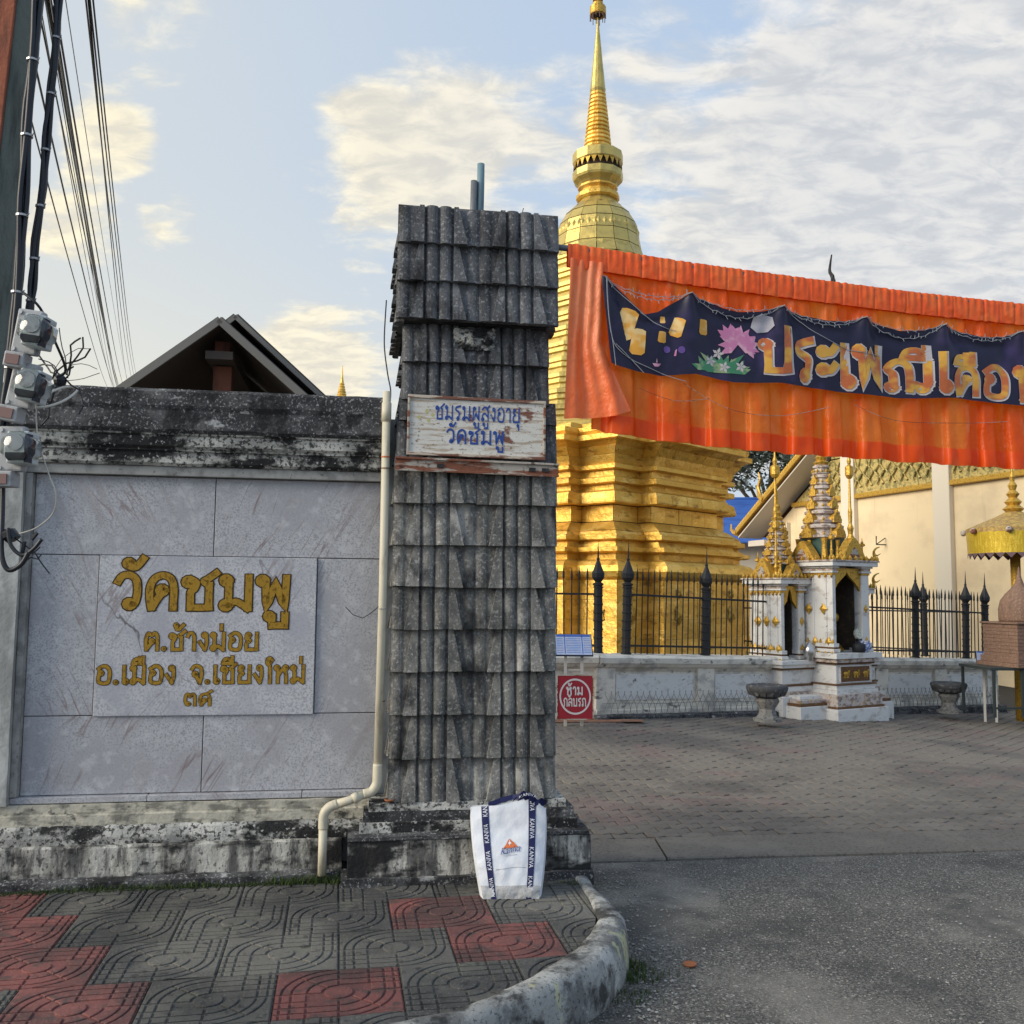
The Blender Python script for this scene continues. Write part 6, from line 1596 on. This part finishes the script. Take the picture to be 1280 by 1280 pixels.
MB().box(-.10, .08, .35, .50, .0, 3.86).build('ridge_post', M['brownbeam'], hs, bevel=.006)
MB().box(-.085, .065, .30, .36, 3.90, 4.10).build('beam_end', M['brownbeam'], hs, bevel=.006)
MB().box(-.14, .12, .10, 2.2, 3.87, 3.95).build('ridge_beam', M['housewood'], hs)
for sg_ in (-1, 1):
    MB().tube([(0, .45, 3.5), (sg_ * 1.2, .45, 2.6)], .06, 6).build('brace', M['housewood'], hs)
MB().box(-1.4, 1.3, 1.9, 2.1, 0, 3.0).prism([(-1.4, 3.0), (1.3, 3.0), (0, 4.15)], lambda x, z_: (x, 1.9, z_), lambda x, z_: (x, 2.1, z_)).build('gable_wall', M['housewood'], hs)
fs_ = thing('distant_spire', 'tiny distant golden spire poking above the street wall', 'spire', (-11.0, 60.0, 0))
MB().lathe([(0, 2.2), (8, 1.5), (11, 1.0), (13.2, .55), (13.9, .40)], 12).build('bell', M['gold'], fs_)
for i in range(7): MB().lathe([(13.9 + i * .17, .36 - i * .035), (13.98 + i * .17, .38 - i * .035), (14.07 + i * .17, .32 - i * .035)], 10).build('spire_ring', M['gold'], fs_)
MB().lathe([(15.07, .12), (15.5, .06), (16.2, .02)], 8).build('tip', M['gold'], fs_)

# ================================================================= UTILITY POLE, METERS, CABLES
up = thing('utility_pole', 'tall grey concrete utility pole with a rust-red front face at the left edge', 'pole', (-1.79, 2.75, 0), (0, R(2.8), R(5)))
MB().box(-.17, .10, 0, .16, 0, 9).build('shaft', M['concpole'], up, bevel=.012)
MB().box(-.17, .088, -.014, -.002, 2.30, 9).build('painted_face', M['redpole'], up, bevel=.003)
def cabl(name, label, cat, P, r, m='cable', k=6, n=7, group=None):
    pts = []
    V = [Vector(p) for p in P]
    if len(V) > 2:
        for i in range(len(V) - 1):
            p0 = V[max(0, i - 1)]; p1 = V[i]; p2 = V[i + 1]; p3 = V[min(len(V) - 1, i + 2)]
            for j in range(k):
                t = j / k; pts.append(0.5 * ((2 * p1) + (p2 - p0) * t + (2 * p0 - 5 * p1 + 4 * p2 - p3) * t * t + (3 * p1 - p0 - 3 * p2 + p3) * t ** 3))
        pts.append(V[-1])
    else: pts = V
    mb = MB(); mb.tube([p - V[0] for p in pts], r, n)
    o = mb.build(name, M[m], None, smooth=True, loc=V[0]); tag(o, label, cat, group); return o, pts
def onY(x, y, Y):                                   # survey helper: a bearing from the kerb to a point Y metres down the street
    d = fw + rr * ((x - 640) / 1185.0) + uu * ((640 - y) / 1185.0); return Vector((0, 0, 1.6)) + d * (Y / d.y)
# riser beside the pole: bundled cables strapped with steel bands
def bundle(nm, label, P, rad, nst, m='cable'):
    t = thing(nm, label, 'cable', P[0]); V = [Vector(p) - Vector(P[0]) for p in P]
    rnd = random.Random(len(label))
    for i in range(nst):
        a = 2 * pi * i / nst; q = rad * .55
        pts = []
        for j in range(len(V) - 1):
            for k in range(5):
                p = V[j].lerp(V[j + 1], k / 5); w1 = a + .5 * sin((j * 5 + k) * .5 + i)
                pts.append(p + Vector((q * cos(w1), q * sin(w1), 0)) * (1 + .25 * sin((j * 5 + k) * .9 + i * 2)))
        pts.append(V[-1]); MB().tube(pts, rad * .52, 6).build('strand', M[m], t, smooth=True)
    for j in range(len(V) - 1):
        for q in (.4,):
            p = V[j].lerp(V[j + 1], q); MB().tube([p - Vector((0, 0, .003)), p + Vector((0, 0, .003))], rad * 1.18, 10).build('band', M['tie'], t)
            MB().tube([p + Vector((rad, -.0, 0)), p + Vector((rad * 1.7, -.01, .004))], .002, 5).build('band_tail', M['tie'], t)
    return t
bundle('riser_cable', 'straight bundle of black cables strapped along the edge of the utility pole', [onY(50, -60, 2.72), onY(44, 40, 2.72), onY(36, 130, 2.72), onY(30, 230, 2.72), onY(24, 330, 2.72), onY(18, 420, 2.72), onY(6, 520, 2.72), onY(-4, 640, 2.72)], .015, 4)
bundle('drooping_cable', 'thick wavy bundle of black cables with steel bands hanging beside the pole', [onY(78, -60, 2.85), onY(72, 20, 2.85), onY(67, 90, 2.85), onY(59, 160, 2.85), onY(54, 230, 2.85), onY(45, 300, 2.85), onY(40, 360, 2.85), onY(36, 400, 2.85)], .0125, 4)
# overhead lines running away over the house roof
WG = 'overhead cables converging over the house roof'
wr = [((36, 40), (150, 500), 2.0, 'black'), ((30, 110), (144, 500), 1.5, 'black'), ((52, 10), (146, 498), 1.1, 'grey'), ((57, 0), (149, 500), 1.0, 'grey'), ((60, 0), (152, 498), 2.4, 'black'), ((64, 0), (153, 498), 2.4, 'black'), ((67, 20), (147, 498), 1.0, 'grey'),
      ((72, 20), (158, 492), 1.9, 'black'), ((75, 60), (151, 498), 1.6, 'black'), ((82, -5), (164, 490), 0.9, 'grey'), ((53, 30), (155, 497), 1.5, 'black')]
WL = ['thick black overhead cable leaving the pole highest on the left', 'black overhead cable, lowest and leftmost of the bunch beside the pole',
      'thin grey overhead wire of the left bunch converging towards the house roof', 'thin grey overhead wire of the left bunch converging towards the house roof',
      'one of the two thickest black overhead cables in the middle of the left bunch', 'one of the two thickest black overhead cables in the middle of the left bunch',
      'thin grey overhead wire of the left bunch converging towards the house roof', 'black overhead cable at the right side of the left bunch',
      'black overhead cable crossing just behind the wavy hanging bundle', 'single thin grey overhead wire standing alone between the two bunches', 'black overhead cable running just left of the two thickest ones']
for i, (a, b, wpx, c) in enumerate(wr):
    A = onY(a[0] - (b[0] - a[0]) * .12, a[1] - (b[1] - a[1]) * .12, 3.9); B = onY(b[0], b[1], 42.0 + i); mid = A.lerp(B, .4) - Vector((0, 0, .35))
    cabl('overhead_cable', WL[i], 'cable', [A, A.lerp(B, .12) - Vector((0, 0, .16)), mid, A.lerp(B, .75) - Vector((0, 0, .25)), B], .0052 * wpx / 1.6, 'cable' if c == 'black' else 'fairy', 5, 5, WG)
for i, (a, b) in enumerate((((108, 0), (166, 478)), ((113, 0), (169, 475)), ((117, 0), (171, 470)), ((111, 0), (160, 480)))):
    A = onY(a[0] - (b[0] - a[0]) * .12, a[1] - (b[1] - a[1]) * .12, 4.4); B = onY(b[0], b[1], 44.0 + i)
    cabl('overhead_cable', 'black overhead cable in the separate right-hand bunch of four', 'cable', [A, A.lerp(B, .12) - Vector((0, 0, .16)), A.lerp(B, .4) - Vector((0, 0, .35)), A.lerp(B, .75) - Vector((0, 0, .25)), B], .0055, 'cable', 5, 5, 'right-hand bunch of overhead cables')
def meter(loc, label, rx=0, rz=0, s=1.0):
    m_ = thing('electricity_meter', label, 'meter', loc, (0, rx, rz), 'electricity meters on the utility pole')
    m_.scale = (s, s, s)
    MB().box(-.055, .02, .0, .03, -.03, .10).build('back_box', M['meter'], m_, bevel=.006)
    MB().box(-.058, .0, -.02, .03, -.075, -.031).build('terminal_box', M['meter'], m_, bevel=.004)
    MB().box(-.050, -.012, -.0245, -.0205, -.068, -.040).build('terminal_cover', M['metertag'], m_)
    MB().box(-.005, .055, -.045, .02, -.012, .078).build('register', M['meterface'], m_, bevel=.004)
    MB().tube([(.022, -.047, .045), (.022, -.050, .045)], .022, 12).build('dial', M['meter'], m_)
    MB().box(-.001, .050, -.050, -.046, .000, .018).build('counter', M['cable'], m_)
    MB().box(.045, .0555, -.046, -.02, -.010, .07).build('coil', M['boardframe'], m_)
    MB().lathe([(-.030, .044), (-.028, .047), (.030, .046), (.040, .040), (.043, .002)], 8, (0, 0, 0), ph=pi / 8).build('glass_cover', M['glass'], m_, smooth=True)
    g_ = [c for c in kids(m_) if c.name.startswith('glass_cover')][0]
    g_.rotation_euler = (R(90), 0, 0); g_.location = (.025, -.022, .034)
    for (x, z_) in ((-.045, .088), (-.045, -.02)): MB().tube([(x, -.004, z_), (x, .0, z_)], .006, 8).build('screw', M['tie'], m_)
meter(onY(38, 430, 2.66), 'topmost electricity meter with a round glass cover on the pole', R(8), 0)
meter(onY(31, 497, 2.66), 'second electricity meter from the top, tilted on the pole', R(10), 0)
meter(onY(20, 576, 2.66), 'lowest electricity meter, level with the marble top edge', R(0), 0)
cabl('white_wire', 'slack white wire looping down from the meters across the marble corner', 'wire', [onY(45, 490, 2.72), onY(47, 545, 2.7), onY(60, 590, 2.7), onY(70, 618, 2.7), onY(66, 642, 2.72), onY(45, 660, 2.72), onY(22, 668, 2.72), onY(14, 672, 2.72)], .0022, 'wcable')
cabl('white_cable', 'thick white cable curving from the meters to the wall top', 'cable', [onY(30, 510, 2.7), onY(60, 508, 2.75), onY(85, 498, 2.9), onY(97, 486, 3.2), onY(80, 484, 3.0), onY(55, 494, 2.75)], .0038, 'wcable')
cabl('black_cable', 'heavy black cable hanging in a loop under the meters', 'cable', [onY(4, 590, 2.7), onY(3, 640, 2.68), onY(2, 690, 2.66), onY(10, 712, 2.66), onY(26, 706, 2.66), onY(36, 690, 2.66)], .007)
cabl('black_cable', 'short black cable stub curling in front of the left pilaster', 'cable', [onY(10, 660, 2.66), onY(14, 682, 2.66), onY(28, 694, 2.66), onY(42, 686, 2.66), onY(52, 674, 2.66)], .0055)
cabl('thin_cable', 'thin dark cable arching from the drooping bundle down to the wall top', 'cable', [onY(28, 365, 2.8), onY(50, 385, 2.8), onY(68, 425, 2.9), onY(82, 462, 3.0), onY(70, 472, 3.0)], .0042)
cl_ = thing('wire_tangle', 'tangle of cut black wires sprouting above the wall beside the meters', 'wires', onY(75, 476, 3.1))
rnd = random.Random(9)
for i in range(16):
    V = [Vector((rnd.uniform(-.03, .03), 0, rnd.uniform(-.02, .02)))]
    dd = Vector((rnd.uniform(-.6, 1), rnd.uniform(-.3, .3), rnd.uniform(-.1, 1))).normalized()
    for k in range(5):
        dd = (dd + Vector((rnd.uniform(-.8, .8), rnd.uniform(-.3, .3), rnd.uniform(-.8, .6))) * .8).normalized(); V.append(V[-1] + dd * .035)
    P = []
    for j in range(len(V) - 1):
        for k in range(4): P.append(V[j].lerp(V[j + 1], k / 4))
    P.append(V[-1]); MB().tube(P, rnd.choice((.0012, .0018, .003)), 5).build('wire', M['cable'], cl_)
MB().ball((0, 0, -.0), .022, 8, 6).build('knot', M['cable'], cl_)
cl2 = thing('wire_tangle', 'black taped splice with frayed wire ends in front of the marble left edge', 'wires', onY(30, 690, 2.68))
MB().tube([Vector(p) for p in ((-.055, 0, .045), (-.04, 0, .05), (-.03, 0, .035))], .020, 8).build('splice', M['cable'], cl2)
for P in (((-.03, 0, .04), (.03, 0, .0), (.05, 0, -.03), (.075, 0, -.06)), ((-.0, 0, -.01), (.03, 0, .0), (.045, 0, .015)), ((0, 0, -.03), (.02, 0, -.015), (.04, 0, -.02), (.05, 0, -.005))):
    MB().tube(P, .002, 5).build('wire', M['cable'], cl2)
for P in (((.02, 0, .035), (.035, 0, .055)), ((-.005, 0, -.005), (-.0, 0, .03))): MB().tube(P, .006, 6).build('wire_end', M['cable'], cl2)
cabl('thin_cable', 'thin black wire hanging beside the left edge of the pillar cap', 'cable', [W(.15, .75, 3.35), W(.14, .60, 3.05), W(.16, .5, 2.85), W(.175, .35, 2.72), W(.17, .25, 2.62)], .004)

# ================================================================= WEEDS
def weeds(label, pts, m='grass', cat='weeds'):
    mb = MB(); rnd = random.Random(len(label))
    for (x, y, z_, h, n) in pts:
        for i in range(n):
            a = rnd.uniform(0, 6.3); px_, py_ = x + rnd.gauss(0, .05), y + rnd.gauss(0, .015); L_ = h * rnd.uniform(.4, 1.2); w_ = rnd.uniform(.0012, .003)
            t = Vector((px_ + cos(a) * L_ * .6, py_ + sin(a) * L_ * .5, z_ + L_)); m_ = Vector((px_ + cos(a) * L_ * .2, py_ + sin(a) * L_ * .2, z_ + L_ * .6)); sd = Vector((-sin(a), cos(a), 0)) * w_
            b = Vector((px_, py_, z_ - .005)); mb.add([b - sd, b + sd, m_ + sd * .8, m_ - sd * .8, t], [(0, 1, 2, 3), (3, 2, 4)])
    o = mb.build('weeds', M[m]); o['kind'] = 'stuff'; tag(o, label, cat)
P = []
for s_ in [(-1.55 + .06 * i) for i in range(24)]:
    p = W(s_, .085, SW); P.append((p.x, p.y, SW, .028 if abs(s_ + .95) < .35 or abs(s_ + 1.3) < .12 else .010, 26))
weeds('short green weeds growing along the foot of the marble wall', P)
P = []
for s_ in [(-.34 + .05 * i) for i in range(8)]:
    p = W(s_, .07, SW); P.append((p.x, p.y, SW, .045, 40))
weeds('denser dark weeds round the foot of the drain pipe', P)
weeds('tuft of green grass against the outer face of the kerb', [(.535, 4.18 + .03 * i, 0.0, .035, 46) for i in range(-3, 5)] + [(.50, 3.98, 0, .03, 40), (.47, 3.9, 0, .03, 40)])
weeds('few pale green blades by the right corner of the plinth', [(.345, 4.86, SW, .02, 30), (.30, 4.84, SW, .012, 20)])
mo = MB()
for i in range(1400):
    s_ = random.uniform(-1.7, -.02); p = W(s_, .10 - abs(random.gauss(0, .022)), SW); r = random.uniform(.003, .009)
    mo.add([(p.x + r * q[0], p.y + r * q[1], SW + .5 * r * q[2]) for q in octa], of)
o = mo.build('moss', M['moss']); o['kind'] = 'stuff'; tag(o, 'dark moss and grit gathered along the foot of the wall', 'moss')
